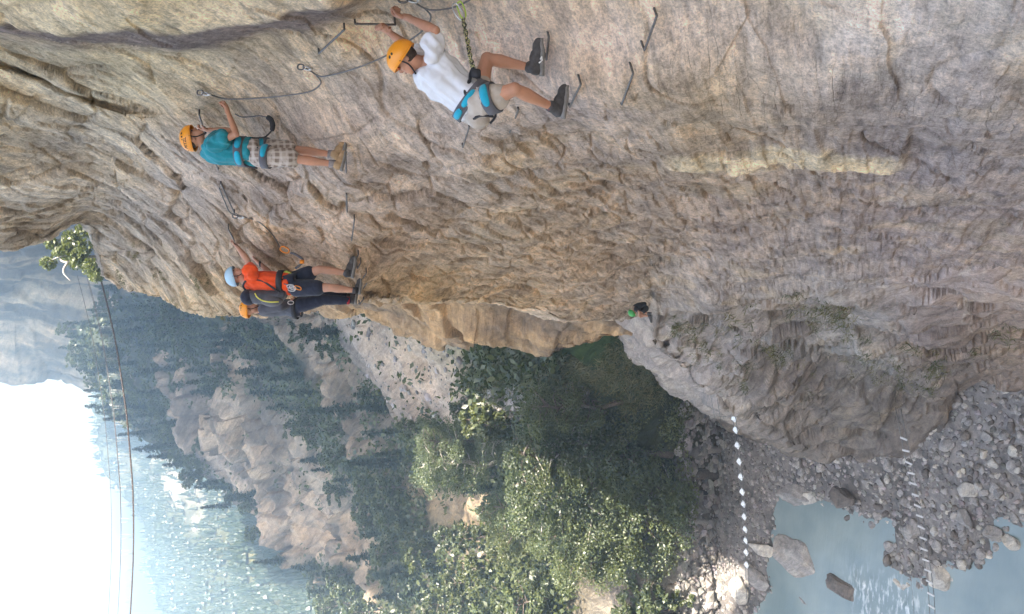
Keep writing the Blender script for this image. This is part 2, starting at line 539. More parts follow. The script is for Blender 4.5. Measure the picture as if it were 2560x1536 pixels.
def line_dist(X, Y, pts):
    """signed distance (pixels) from a polyline given as (x, y): positive towards larger y"""
    return Y - polyline_x(pts, X)

# the overhanging lip near the top edge, the long ledge on the lower wall, the dark crack
LIP = [(-900, 20), (0, 50), (155, 72), (310, 66), (445, 92), (580, 66), (725, 26), (828, 16), (900, 8), (1000, -40), (1300, -120), (3300, -200)]
LEDGE = [(1050, 250), (1150, 330), (1300, 350), (1450, 300), (1650, 300), (1800, 310), (2100, 300), (2300, 330), (2560, 400), (3300, 430)]
CRACK = [(-200, 120), (0, 150), (130, 196), (210, 236), (300, 264), (380, 272)]
lipd = line_dist(Xg, Yg, LIP)
lw = sstep(-700, 0, Xg) * (1 - sstep(800, 980, Xg))
Dg = Dg - 0.75 * lw * (1 - sstep(0, 62, lipd))
led = line_dist(Xg, Yg, LEDGE)
ledw = sstep(1050, 1250, Xg)
Dg = Dg - 0.35 * ledw * sstep(-260, -6, led) * (1 - sstep(-4, 16, led))
CREST = [(1600, 745), (1690, 782), (1800, 800), (1930, 848), (2020, 862), (2110, 872), (2200, 890), (2280, 912), (2420, 930)]
cst = line_dist(Xg, Yg, CREST) + 6 * pn(np.stack([Xg / 60, Yg / 60, Xg * 0], -1), 77)
cw0 = sstep(1660, 1760, Xg) * (1 - sstep(2250, 2380, Xg))
Dg = Dg + cw0 * (3.4 * sstep(0, 12, cst) * (1 - sstep(30, 150, cst)) - 1.3 * sstep(-70, -3, cst) * (1 - sstep(-2, 6, cst)))
crk = line_dist(Xg, Yg, CRACK)
crw = (1 - sstep(330, 430, Xg)) * sstep(-300, -100, Xg)
Dg = Dg + 0.26 * crw * np.exp(-((crk - 6) / 9.0) ** 2) + 0.16 * crw * sstep(0, 12, crk) * (1 - sstep(60, 260, crk))
Pw = WA(Xg, Yg, Dg)
# wrap the surface round its outline, away from the viewer
th = np.linspace(0, math.radians(115), NWR + 1)[1:]
edge = Pw[:, -1]
ed = Dg[:, -1]
fwd = edge / np.linalg.norm(edge, axis=1, keepdims=True)
fwd = fwd * np.array((1, 1, 0.35))
fwd /= np.linalg.norm(fwd, axis=1, keepdims=True)
Rw = (1.4 + 0.16 * ed)[:, None]
wrap = np.stack([edge + Rw * (math.sin(a) * 1.8 * fwd + (1 - math.cos(a)) * np.array((1.0, 0, 0))) for a in th], 1)
Pall = np.concatenate([Pw, wrap], 1)
Xa = np.concatenate([Xg, np.repeat(Xg[:, -1:], NWR, 1)], 1)
Ya = np.concatenate([Yg, Yg[:, -1:] + np.arange(1, NWR + 1)[None] * 2.0], 1)
Da = np.concatenate([Dg, np.repeat(Dg[:, -1:], NWR, 1)], 1)

def grid_normals(P):
    du = np.gradient(P, axis=0)
    dv = np.gradient(P, axis=1)
    n = np.cross(dv, du)
    n /= np.linalg.norm(n, axis=2, keepdims=True) + 1e-12
    return n

Nw = grid_normals(Pall)
flip = np.sign(-(Nw[:, :NCW] * Pall[:, :NCW]).sum(2).mean())
Nw *= flip

def frame_for(n):
    n = np.asarray(n, float); n /= np.linalg.norm(n)
    a = np.cross(n, (0, 0, 1.0)) if abs(n[2]) < 0.95 else np.cross(n, (1.0, 0, 0))
    a /= np.linalg.norm(a)
    return np.stack([a, np.cross(n, a), n])

def layered(P, n, thick, stretch=6.0, seed=0, warp=0.25):
    """stepped beds: uneven layers across n, broken along their length"""
    Fm = frame_for(n)
    q = P @ Fm.T
    q[..., 2] += warp * fbm(P * (0.5 / (thick * 6)), 3, seed=seed) * thick * 6
    t = q[..., 2] / thick
    i = np.floor(t)
    f = t - i
    def lay(k):
        c = np.stack([q[..., 0] / (thick * stretch), q[..., 1] / (thick * stretch), k * 3.7], -1)
        return pn(c, seed + 5) + 0.5 * np.sin(k * 12.9898 + seed) 
    a, b_ = lay(i), lay(i + 1)
    s = sstep(0.84, 1.0, f)
    return a * (1 - s) + b_ * s

lowz = sstep(-14, -21, Pall[..., 2])                 # the lower wall and the spur, fine flat beds
near = 1 - sstep(9, 16, Da)
nd = np.array((-0.03, 0.70, 0.72))
ndl = np.array((-0.1, 0.42, 0.9))
disp = 0.11 * fbm(Pall * 0.38, 3, seed=1) * (0.8 + 1.6 * sstep(10, 30, Da))
disp += 0.024 * fbm(Pall * 1.7, 3, seed=4)
disp += 0.009 * fbm(Pall * 6.0, 3, 0.6, seed=8)
disp += 0.075 * layered(Pall, nd, 1.25, 6.0, seed=17, warp=0.16) * sstep(140, 330, Ya) * (1 - lowz)
rough_zone = sstep(-20, 60, line_dist(Xa, Ya, LEDGE)) * ledw.max() * sstep(1000, 1250, Xa)
rough_zone = np.maximum(rough_zone, sstep(420, 560, Ya))
wl = sstep(1100, 500, Xa)
L1 = layered(Pall, nd, 0.42, 9.0, seed=2, warp=0.10) * (1 - wl) + wl * layered(Pall, ndl, 0.40, 9.0, seed=22, warp=0.12)
L2 = layered(Pall, nd, 0.13, 14.0, seed=9, warp=0.12) * (1 - wl) + wl * layered(Pall, ndl, 0.14, 10.0, seed=29, warp=0.12)
hi = (1 - lowz)
disp += hi * (0.024 + 0.046 * rough_zone) * (1 - 0.38 * wl) * L1 + hi * (0.010 + 0.028 * rough_zone) * L2
cr = np.abs(pn(Pall * np.array((0.8, 0.8, 0.5)), 31))
disp -= hi * 0.10 * np.exp(-(cr / 0.018) ** 2) * (0.35 + 0.65 * rough_zone)
blockz = np.maximum(sstep(250, 420, Ya), sstep(520, 200, Xa) * sstep(110, 200, Ya)) * (1 - 0.55 * sstep(1500, 1900, Xa) * (1 - lowz))
Fb = frame_for(nd)
qb = (Pall @ Fb.T) * np.array((0.55, 0.8, 1.7)) + 0.2 * fbm(Pall * 0.9, 2, seed=33)[..., None]
V1, E1 = cells(qb * 1.15, 1)
V2, E2 = cells(qb * 3.1, 2)
disp += hi * blockz * ((0.055 - 0.03 * sstep(700, 1100, Xa)) * V1 + (0.014 - 0.010 * sstep(700, 1100, Xa)) * V2 - 0.05 * np.exp(-(E1 / 0.03) ** 2) - 0.014 * np.exp(-(E2 / 0.06) ** 2))
disp += hi * (1 - blockz) * (0.014 * V1 + 0.004 * V2)
V3, E3 = cells((Pall * np.array((0.45, 0.45, 0.75))), 3)
disp += lowz * (0.22 * V3 - 0.12 * np.exp(-(E3 / 0.05) ** 2))
B1 = layered(Pall, (0.12, 0.10, 1.0), 0.75, 8.0, seed=3, warp=0.35)
B2 = layered(Pall, (0.12, 0.10, 1.0), 0.26, 12.0, seed=6, warp=0.5)
disp += lowz * ((0.20 + 0.22 * sstep(26, 36, Da)) * B1 + (0.08 + 0.14 * sstep(26, 36, Da)) * B2 + 0.45 * fbm(Pall * 0.28, 3, seed=12) + 0.04 * ridged(Pall * 1.1, 3, seed=14))
Pd = Pall + Nw * disp[..., None]

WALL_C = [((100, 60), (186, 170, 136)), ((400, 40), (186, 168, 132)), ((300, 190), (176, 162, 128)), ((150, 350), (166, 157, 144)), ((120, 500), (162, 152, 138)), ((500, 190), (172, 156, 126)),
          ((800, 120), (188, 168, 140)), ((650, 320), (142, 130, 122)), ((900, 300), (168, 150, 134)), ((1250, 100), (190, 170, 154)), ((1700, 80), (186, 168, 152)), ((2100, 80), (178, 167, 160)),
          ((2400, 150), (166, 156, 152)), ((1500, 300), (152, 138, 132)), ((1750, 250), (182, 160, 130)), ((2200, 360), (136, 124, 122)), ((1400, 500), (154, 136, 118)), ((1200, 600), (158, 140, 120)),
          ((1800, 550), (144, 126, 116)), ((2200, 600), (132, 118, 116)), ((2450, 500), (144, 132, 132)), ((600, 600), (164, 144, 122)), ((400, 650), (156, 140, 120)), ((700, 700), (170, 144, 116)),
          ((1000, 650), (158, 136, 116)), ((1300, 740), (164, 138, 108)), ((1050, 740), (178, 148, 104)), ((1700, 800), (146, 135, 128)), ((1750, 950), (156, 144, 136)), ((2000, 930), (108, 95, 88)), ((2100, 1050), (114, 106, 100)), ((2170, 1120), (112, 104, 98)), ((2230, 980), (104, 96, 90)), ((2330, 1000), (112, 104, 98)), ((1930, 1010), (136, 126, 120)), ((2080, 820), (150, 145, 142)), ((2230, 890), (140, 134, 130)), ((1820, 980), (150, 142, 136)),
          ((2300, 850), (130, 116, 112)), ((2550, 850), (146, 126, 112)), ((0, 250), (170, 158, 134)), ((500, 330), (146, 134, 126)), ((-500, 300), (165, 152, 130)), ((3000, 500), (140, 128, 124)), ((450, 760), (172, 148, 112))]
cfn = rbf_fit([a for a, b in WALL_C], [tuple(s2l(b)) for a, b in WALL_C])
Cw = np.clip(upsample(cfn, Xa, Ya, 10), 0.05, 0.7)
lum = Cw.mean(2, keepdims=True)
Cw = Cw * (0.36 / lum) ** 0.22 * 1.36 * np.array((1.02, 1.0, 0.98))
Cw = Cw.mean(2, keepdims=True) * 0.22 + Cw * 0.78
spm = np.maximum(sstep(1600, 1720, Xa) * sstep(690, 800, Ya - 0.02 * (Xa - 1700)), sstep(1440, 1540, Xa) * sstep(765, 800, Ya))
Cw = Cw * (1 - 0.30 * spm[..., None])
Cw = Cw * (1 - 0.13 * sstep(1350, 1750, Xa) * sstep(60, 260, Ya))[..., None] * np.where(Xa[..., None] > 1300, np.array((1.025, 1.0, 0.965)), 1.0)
# dark grey band under the lip, the pale tufa crust on the lower wall, ochre patches
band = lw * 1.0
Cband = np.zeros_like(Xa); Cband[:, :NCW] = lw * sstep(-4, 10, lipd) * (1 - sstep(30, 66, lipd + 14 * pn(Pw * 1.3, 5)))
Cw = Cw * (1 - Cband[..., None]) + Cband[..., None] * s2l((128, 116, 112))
CRUST = [(1660, 388), (1760, 402), (1830, 412), (1900, 400), (1980, 400), (2060, 396), (2150, 408), (2220, 420), (2280, 395)]
cd = np.abs(line_dist(Xa, Ya, CRUST) + 10 * fbm(Pall * 2.2, 4, 0.6, seed=40))
cw_ = sstep(1640, 1700, Xa) * (1 - sstep(2200, 2290, Xa)) * (1 - sstep(15, 26, cd))
Cw = Cw * (1 - 0.85 * cw_[..., None]) + 0.85 * cw_[..., None] * s2l((222, 203, 172))
Pd = Pd + Nw * (0.045 * cw_)[..., None]
och = sstep(0.18, 0.5, fbm(Pall * 0.7, 4, seed=50)) * (0.25 + 0.4 * (1 - lowz))
Cw = Cw * (1 - 0.32 * och[..., None]) + 0.32 * och[..., None] * s2l((196, 172, 130))
vein = np.exp(-(np.abs(pn((Pall @ frame_for((0.5, 0.6, 0.4)).T) * np.array((0.4, 0.4, 2.2)), 61)) / 0.03) ** 2) * sstep(0.0, 0.3, pn(Pall * 0.6, 62))
Cw = Cw * (1 - 0.35 * vein[..., None]) + 0.35 * vein[..., None] * s2l((205, 195, 182))
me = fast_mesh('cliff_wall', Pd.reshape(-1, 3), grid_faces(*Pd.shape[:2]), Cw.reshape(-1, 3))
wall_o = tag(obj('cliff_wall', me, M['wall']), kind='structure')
# which grid rows belong to the flat-bedded spur
me.materials.append(M['spur'])
mi = (lowz[:-1, :-1] > 0.5).astype(np.int32).ravel()
me.polygons.foreach_set('material_index', mi)

def wall_at(X, Y, off=0.0):
    """point on the finished wall at photo pixel (X, Y), pushed out by off"""
    i = int(np.argmin(np.abs(xs - X)))
    j = int(np.argmin(np.abs(Yg[i] - Y)))
    return Pd[i, j] + Nw[i, j] * off, Nw[i, j]

def wall_pix(X, Y, reach=30):
    """point of the displaced wall that projects nearest to (X, Y)"""
    i0 = int(np.argmin(np.abs(xs - X)))
    a, b = max(0, i0 - reach), min(NRW, i0 + reach)
    q = Pd[a:b, :NCW]
    dep = q[..., 1] * CP - q[..., 2] * SP
    px = 1280 - FPX * (q[..., 1] * SP + q[..., 2] * CP) / dep
    py = 768 - FPX * q[..., 0] / dep
    e = (px - X) ** 2 + (py - Y) ** 2
    k = np.unravel_index(np.argmin(e), e.shape)
    return q[k], Nw[a + k[0], k[1]], dep[k]

# ------------------------------------------------------------------ other rock: relief sheets with real depth
def relief(name, mat, sky_pts, ys, x_bottom, nr, dpts, cols, disp_fn, drop=40.0, back=8, zback=(0.5, -0.35), tone_k=0.62):
    """slope seen below its skyline (picture x as a function of picture y); closed behind the ridge"""
    top = np.interp(ys, [p[0] for p in sky_pts], [p[1] for p in sky_pts])
    t = np.linspace(0, 1, nr)
    bot = np.interp(ys, [p[0] for p in x_bottom], [p[1] for p in x_bottom])
    X = top[None, :] + (bot - top)[None, :] * t[:, None]
    Y = np.repeat(ys[None, :], nr, 0)
    fn = rbf_fit([(a, b) for a, b, c in dpts], [math.log(c) for a, b, c in dpts])
    D = np.exp(blur(upsample(fn, X, Y, 5), 4))
    P = WA(X, Y, D)
    n = grid_normals(P)
    n *= np.sign(-(n * P).sum(2).mean())
    cf = rbf_fit([a for a, b in cols], [tuple(s2l(b)) for a, b in cols])
    C = np.clip(upsample(cf, X, Y, 6) * tone_k, 0.01, 0.7)
    dsp = disp_fn(P, X, Y)
    if isinstance(dsp, tuple):
        dsp, C = dsp[0], dsp[1](C)
    Q = P + n * dsp[..., None]
    e = Q[0]
    h = e.copy(); h[:, 2] = 0
    h /= np.linalg.norm(h, axis=1, keepdims=True)
    rows = [e + k * drop / back * (h * zback[0] + np.array((0, 0, zback[1])) * (k / back)) for k in range(back, 0, -1)]
    Qa = np.concatenate([np.stack(rows), Q], 0)
    Ca = np.concatenate([np.repeat(C[:1], back, 0), C], 0)
    me = fast_mesh(name, Qa.reshape(-1, 3), grid_faces(*Qa.shape[:2]), Ca.reshape(-1, 3))
    o = tag(obj(name, me, mat), kind='structure')
    return o, X, Y, Q, n

# shaded valley side with forest
SKY_MID = [(300, 360), (640, 330), (714, 320), (762, 300), (790, 240), (820, 180), (860, 175), (900, 178), (930, 205), (960, 250), (1045, 285), (1093, 352), (1134, 405), (1169, 480),
           (1231, 540), (1296, 620), (1345, 665), (1400, 730), (1445, 785), (1500, 842), (1536, 885), (1650, 960), (1900, 1100)]
MID_D = [(330, 300, 240), (320, 714, 225), (240, 790, 235), (180, 860, 245), (205, 930, 245), (285, 1045, 225), (405, 1134, 205), (540, 1231, 185), (665, 1345, 165), (785, 1445, 150), (885, 1536, 140), (1100, 1900, 120),
         (500, 830, 165), (400, 780, 190), (600, 930, 150), (560, 1080, 160), (720, 1180, 152), (640, 1050, 148), (880, 1340, 138), (900, 1250, 128), (700, 800, 120), (780, 830, 98), (760, 930, 112), (850, 1080, 112),
         (930, 800, 80), (880, 830, 84), (1050, 900, 73), (1170, 1000, 70), (1130, 1040, 74), (1000, 1060, 86), (1000, 1200, 100), (1100, 1180, 88), (1150, 1280, 82), (1180, 1420, 82), (1050, 1400, 98), (960, 1450, 118),
         (1300, 1400, 72), (1294, 1536, 80), (1450, 1450, 66), (1600, 1480, 62), (1600, 1300, 62), (1400, 1200, 66), (1350, 1050, 64), (1250, 960, 64), (1230, 880, 60), (1400, 900, 54), (1500, 860, 50), (1560, 830, 48), (1550, 980, 54),
         (1650, 1100, 57), (1700, 1300, 63), (1700, 1536, 63), (1750, 950, 58), (1850, 1000, 64), (1850, 1300, 65), (1850, 1536, 65), (1790, 1300, 64), (1790, 1500, 64), (1250, 600, 55), (1500, 500, 46), (800, 500, 85), (2000, 1300, 70), (2000, 900, 70), (2000, 1900, 70), (1300, 1900, 75)]
MID_C = [((320, 714), (70, 76, 62)), ((180, 860), (62, 70, 58)), ((405, 1134), (70, 76, 62)), ((600, 1080), (176, 160, 148)), ((720, 1180), (186, 170, 156)), ((820, 1290), (182, 166, 150)), ((560, 900), (74, 80, 60)), ((760, 1000), (66, 74, 52)),
         ((520, 1010), (150, 140, 132)), ((700, 820), (66, 76, 54)), ((860, 840), (150, 140, 132)), ((880, 800), (196, 176, 156)), ((960, 900), (204, 182, 160)), ((1080, 960), (212, 188, 164)), ((1160, 1000), (196, 180, 164)), ((1230, 880), (88, 100, 58)), ((1400, 900), (74, 92, 48)), ((1550, 900), (60, 76, 42)),
         ((1000, 1060), (150, 132, 116)), ((900, 1150), (64, 72, 52)), ((1130, 1270), (176, 152, 122)), ((1180, 1420), (158, 142, 126)), ((1050, 1330), (70, 76, 54)), ((1250, 1080), (130, 124, 118)), ((1350, 1200), (84, 82, 60)), ((1560, 1440), (140, 126, 112)), ((1300, 1450), (80, 80, 58)),
         ((1700, 1200), (70, 66, 46)), ((1800, 1450), (190, 184, 176)), ((1800, 1250), (96, 80, 66)), ((900, 1500), (78, 82, 62)), ((660, 1345), (96, 92, 78)), ((1000, 1536), (74, 80, 56)), ((1850, 1100), (100, 90, 78)), ((1560, 1300), (70, 76, 46)), ((1320, 980), (150, 146, 140)), ((1440, 1040), (100, 102, 80))]
def slope_rock(P, X, Y):
    main = np.exp(-(np.abs((X - 712 - (Y - 1180) * 0.78) / 150) ** 4)) * sstep(965, 1030, Y) * (1 - sstep(1370, 1450, Y))
    patch = sstep(300, 400, X) * sstep(0.12, 0.30, fbm(P * np.array((0.05, 0.05, 0.035)), 3, seed=74)) * sstep(85, 110, np.linalg.norm(P, axis=-1))
    return np.maximum(main, 0.9 * patch)
def mid_disp(P, X, Y):
    rockw = slope_rock(P, X, Y)
    d = 3.2 * fbm(P * 0.045, 4, seed=70) * sstep(60, 110, np.linalg.norm(P, axis=-1)) + 0.7 * fbm(P * 0.22, 3, seed=71) + 0.18 * fbm(P * 0.9, 2, seed=72)
    v, e = cells((P @ frame_for((0.6, 0.2, 0.75)).T) * np.array((0.10, 0.10, 0.22)), 8)
    d = d + rockw * (2.0 * layered(P, (0.6, 0.2, 0.75), 2.6, 5.0, seed=75) + 1.1 * ridged(P * 0.15, 3, seed=76) + 1.6 * v - 1.0 * np.exp(-(e / 0.06) ** 2))
    tone = np.clip(0.5 + 1.1 * fbm(P * 0.10, 4, 0.6, seed=79), 0, 1)[..., None]
    rc = tone * s2l((152, 133, 112)) + (1 - tone) * s2l((92, 80, 68))
    def recol(C):
        s = rockw[..., None] * (X < 1000)[..., None]
        return C * (1 - s) + s * rc
    return d, recol
ys_mid = np.linspace(300, 1900, 620)
mid_o, MX, MY, MQ, MN = relief('forest_slope', M['slope'], SKY_MID, ys_mid, [(300, 1950), (1900, 2050)], 620, MID_D, MID_C, mid_disp, drop=60)

# sunlit wooded hillside far down the valley
SKY_FAR = [(500, 60), (800, 150), (925, 205), (1024, 228), (1055, 244), (1131, 271), (1200, 302), (1238, 309), (1310, 326), (1403, 347), (1448, 361), (1524, 378), (1700, 410), (2100, 470)]
FAR_D = [(60, 500, 470), (205, 925, 480), (300, 1200, 450), (378, 1524, 420), (470, 2100, 380), (700, 900, 240), (720, 1400, 225), (800, 1400, 195), (860, 1500, 180), (900, 1700, 170), (1000, 2100, 140), (500, 1200, 340), (560, 1450, 290), (1100, 900, 140), (1100, 1500, 125)]
FAR_C = [((250, 1000), (62, 70, 54)), ((420, 1250), (66, 74, 54)), ((450, 1220), (150, 142, 128)), ((600, 1400), (92, 92, 66)), ((420, 1480), (60, 70, 52)), ((800, 1500), (90, 88, 66)), ((330, 1350), (62, 72, 54)), ((560, 1280), (84, 86, 64))]
def far_disp(P, X, Y):
    d = 12 * fbm(P * 0.012, 4, seed=80) + 3.0 * fbm(P * 0.06, 3, seed=81)
    scar = np.exp(-(((X - 450 - (Y - 1230) * 0.42) / 26) ** 2)) * sstep(1180, 1215, Y) * (1 - sstep(1300, 1390, Y)) * sstep(-0.35, 0.25, fbm(P * 0.05, 3, seed=83))
    def recol(C):
        s = scar[..., None] * 0.9
        return C * (1 - s) + s * s2l((140, 132, 122))
    return d, recol
ys_far = np.linspace(500, 2100, 260)
far_o, FX, FY, FQ, FN = relief('far_hillside', M['far'], SKY_FAR, ys_far, [(500, 1150), (2100, 1150)], 220, FAR_D, FAR_C, far_disp, drop=160)

# the pale rock mountain closing the gorge, outline running straight up the picture
MT_SIL = [(-500, 880), (-200, 915), (0, 934), (35, 944), (90, 936), (120, 940), (165, 948), (220, 985), (400, 1010)]
mx_ = np.linspace(-500, 420, 230)
msil = np.interp(mx_, [p[0] for p in MT_SIL], [p[1] for p in MT_SIL])
tm = np.linspace(0, 1, 230)
MXg = np.repeat(mx_[:, None], 230, 1)
MYg = 420 + (msil[:, None] - 420) * tm[None]
mfn = rbf_fit([(-500, 420), (-500, 880), (0, 420), (0, 640), (60, 760), (0, 934), (165, 948), (250, 650), (250, 800), (420, 420), (420, 1010), (120, 850)],
              [math.log(v) for v in (200, 330, 190, 225, 275, 330, 335, 235, 285, 190, 320, 305)])
MD = np.exp(blur(upsample(mfn, MXg, MYg, 5), 4))
MP = WA(MXg, MYg, MD)
e_ = MP[:, -1]
f_ = e_ / np.linalg.norm(e_, axis=1, keepdims=True)
wr_ = np.stack([e_ + 26 * (math.sin(a) * 1.6 * f_ + (1 - math.cos(a)) * np.array((1.0, 0, 0))) for a in np.linspace(0.15, 2.0, 14)], 1)
MP = np.concatenate([MP, wr_], 1)
MNn = grid_normals(MP)
MNn *= np.sign(-(MNn[:, :230] * MP[:, :230]).sum(2).mean())
md = 5.0 * fbm(MP * 0.02, 4, seed=90) + 2.6 * layered(MP, (0.55, 0.3, 0.75), 6.0, 5.0, seed=91) + 1.0 * fbm(MP * 0.12, 3, seed=92)
MPd = MP + MNn * md[..., None]
mcol = np.clip(0.5 + 1.3 * fbm(MP * np.array((0.05, 0.05, 0.03)), 5, 0.6, seed=93), 0, 1)[..., None]
mC = mcol * s2l((170, 146, 116)) + (1 - mcol) * s2l((84, 74, 62))
mt_o = tag(obj('far_cliff', fast_mesh('far_cliff', MPd.reshape(-1, 3), grid_faces(*MPd.shape[:2]), mC.reshape(-1, 3)), M['far']), kind='structure')

# the ochre cliff just beyond the wall, under the climbers
OS = [(780, 800), (850, 790), (905, 790), (960, 812), (1040, 850), (1110, 868), (1160, 855), (1200, 850), (1260, 862), (1320, 885), (1372, 905), (1405, 893), (1440, 872), (1490, 868), (1520, 860), (1580, 835), (1650, 812), (1750, 780)]
ox = np.linspace(760, 1760, 300)
osil = np.interp(ox, [p[0] for p in OS], [p[1] for p in OS])
to = np.linspace(0, 1, 130)
OX = np.repeat(ox[:, None], 130, 1)
OY = 560 + (osil[:, None] - 560) * to[None]
ofn = rbf_fit([(760, 560), (760, 800), (1000, 560), (1000, 830), (1200, 560), (1200, 850), (1372, 905), (1372, 700), (1500, 866), (1650, 812), (1750, 560), (1750, 780), (1500, 600)],
              [math.log(v) for v in (40, 62, 34, 58, 34, 53, 51, 42, 46, 43, 37, 42, 37)])
OD = np.exp(blur(upsample(ofn, OX, OY, 5), 4))
OP = WA(OX, OY, OD)
e_ = OP[:, -1]
f_ = e_ / np.linalg.norm(e_, axis=1, keepdims=True) * np.array((1, 1, 0.3))
wr_ = np.stack([e_ + 4.0 * (math.sin(a) * 1.5 * f_ + (1 - math.cos(a)) * np.array((1.0, 0, 0))) for a in np.linspace(0.12, 2.0, 16)], 1)
OP = np.concatenate([OP, wr_], 1)
ON = grid_normals(OP)
ON *= np.sign(-(ON[:, :130] * OP[:, :130]).sum(2).mean())
od = 1.1 * fbm(OP * 0.14, 4, seed=100) + 0.5 * layered(OP, (0.5, 0.5, 0.6), 0.9, 5.0, seed=101) + 0.14 * fbm(OP * 1.2, 3, seed=102)
OPd = OP + ON * od[..., None]
oc = np.clip(0.5 + 0.8 * fbm(OP * 0.22, 4, seed=103), 0, 1)[..., None]
oC = oc * s2l((176, 142, 102)) + (1 - oc) * s2l((118, 98, 78))
oc_o = tag(obj('ochre_cliff', fast_mesh('ochre_cliff', OPd.reshape(-1, 3), grid_faces(*OPd.shape[:2]), oC.reshape(-1, 3)), M['ochre']), kind='structure')

# ------------------------------------------------------------------ unseen massif added behind the wall, rim notched to choose the sun patches
RIM = [(-60, 60), (17, 52), (20.5, 40), (22.4, 26), (23.2, 10.5), (28, 10.0), (31, 9.6), (33.5, 9.6), (35, 13), (36, 26), (38.8, 28), (39.4, 17.5), (41.6, 17.5), (42.2, 24), (42.8, 6), (47.6, 6), (48.2, 19), (49.6, 19.5), (50.6, 40), (53, 62), (74, 78), (106, 112), (135, 146), (160, 146), (185, 110), (215, 70), (240, 40)]
ly = np.linspace(-60, 240, 620)
rim = np.interp(ly, [p[0] for p in RIM], [p[1] for p in RIM])
lt = np.linspace(0, 1, 80)
LP = np.zeros((80, 620, 3))
for k, t in enumerate(lt):
    LP[k] = np.stack([3.6 + 0.1 * np.maximum(ly, 0) + 1.2 * np.maximum(-ly, 0) * 0.1, ly, -43 + (rim + 43) * t], 1)
back = np.stack([LP[-1] + np.array((5.0 * k, -5.0 * k, -0.3 * k * k)) for k in range(1, 9)])
LP = np.concatenate([LP, back], 0)
LN = grid_normals(LP)
LN *= -np.sign(LN[:80, :, 0].mean())
ld = 0.5 * fbm(LP * 0.12, 4, seed=110) + 0.3 * layered(LP, (0.1, 0.1, 1), 1.8, 6, seed=111)
LPd = LP + LN * ld[..., None]
lc = np.clip(0.5 + 0.8 * fbm(LP * 0.1, 4, seed=112), 0, 1)[..., None]
lC = lc * s2l((176, 162, 140)) + (1 - lc) * s2l((130, 120, 108))
blocker_o = tag(obj('unseen_sun_blocker', fast_mesh('unseen_sun_blocker', LPd.reshape(-1, 3), grid_faces(*LPd.shape[:2]), lC.reshape(-1, 3)), M['slope']), kind='structure')

# unseen opposite gorge side behind the viewer's left shoulder, added to cut skylight
oy = np.linspace(-70, 62, 150)
orim = np.interp(oy, (-70, -30, 0, 30, 50, 62), (40, 36, 26, 14, 0, -20))
OPP = np.stack([np.stack([-31 - 0.42 * np.maximum(oy, 0) - 7 * t + np.minimum(0, oy + 30) * -0.9, oy, -43 + (orim + 43) * t], 1) for t in np.linspace(0, 1, 50)] + [np.stack([-38 - 0.42 * np.maximum(oy, 0) - 6 * k + np.minimum(0, oy + 30) * -0.9, oy, orim - 0.4 * k * k], 1) for k in range(1, 6)])
OPN = grid_normals(OPP)
OPN *= np.sign(OPN[:50, :, 0].mean())
OPP = OPP + OPN * (1.0 * fbm(OPP * 0.1, 4, seed=115) + 0.5 * layered(OPP, (0.1, 0.1, 1), 1.8, 6, seed=116))[..., None]
oq = np.clip(0.5 + 0.8 * fbm(OPP * 0.1, 4, seed=117), 0, 1)[..., None]
tag(obj('unseen_opposite_cliff', fast_mesh('unseen_opposite_cliff', OPP.reshape(-1, 3), grid_faces(*OPP.shape[:2]), (oq * s2l((160, 154, 146)) + (1 - oq) * s2l((112, 108, 102))).reshape(-1, 3)), M['slope']), kind='structure')

# ------------------------------------------------------------------ valley floor, river
WATER = -40.0
LAND_PX = [(1905, 1700), (1912, 1536), (1928, 1420), (1940, 1350), (1938, 1280), (1948, 1245), (1990, 1250), (2040, 1262), (2080, 1252), (2130, 1288), (2190, 1296), (2240, 1300), (2222, 1340), (2196, 1372), (2204, 1412), (2244, 1440), (2292, 1462),
           (2335, 1476), (2380, 1474), (2386, 1440), (2440, 1412), (2490, 1396), (2520, 1352), (2570, 1318), (2700, 1250), (3000, 1180)]
lp = []
for X, Y in LAND_PX:
    r = WA(np.array(X), np.array(Y), 1.0)
    lp.append((r * (WATER / r[2]))[:2])
poly = np.array(lp + [(30, lp[-1][1]), (30, 120), (-80, 120), (-80, lp[0][1])])
def inside(px, py, pl):
    c = np.zeros(px.shape, bool)
    n = len(pl)
    for i in range(n):
        x1, y1 = pl[i]; x2, y2 = pl[(i + 1) % n]
        hit = ((y1 > py) != (y2 > py)) & (px < (x2 - x1) * (py - y1) / (y2 - y1 + 1e-12) + x1)
        c ^= hit
    return c
def sdist(px, py, pl):
    d = np.full(px.shape, 1e9)
    n = len(pl)
    for i in range(n):
        a = pl[i]; b_ = pl[(i + 1) % n]
        ab = b_ - a
        t = np.clip(((px - a[0]) * ab[0] + (py - a[1]) * ab[1]) / (ab @ ab + 1e-12), 0, 1)
        d = np.minimum(d, np.hypot(px - a[0] - t * ab[0], py - a[1] - t * ab[1]))
    return np.where(inside(px, py, pl), d, -d)
def floor_z(px, py):
    s = sdist(px, py, poly)
    q = np.stack([px, py, px * 0], -1)
    s2 = s + 0.9 * fbm(q * 0.35, 3, seed=120)
    return WATER - 0.75 + 0.85 * sstep(-1.6, 1.0, s2) + 0.55 * sstep(0.5, 9, s) + 0.16 * fbm(q * 0.5, 3, seed=121) + 0.05 * fbm(q * 2.0, 2, seed=122)
gx, gy = np.meshgrid(np.linspace(-46, 22, 340), np.linspace(12, 92, 400))
gz = floor_z(gx, gy)
gq = np.stack([gx, gy, gz], -1)
gm = np.clip(0.5 + 0.7 * fbm(gq * 0.4, 4, seed=123), 0, 1)[..., None]
gcol = gm * s2l((132, 127, 124)) + (1 - gm) * s2l((92, 88, 86))
wet = (1 - sstep(-40.0, -39.8, gz))[..., None]
gcol = gcol * (1 - 0.4 * wet)
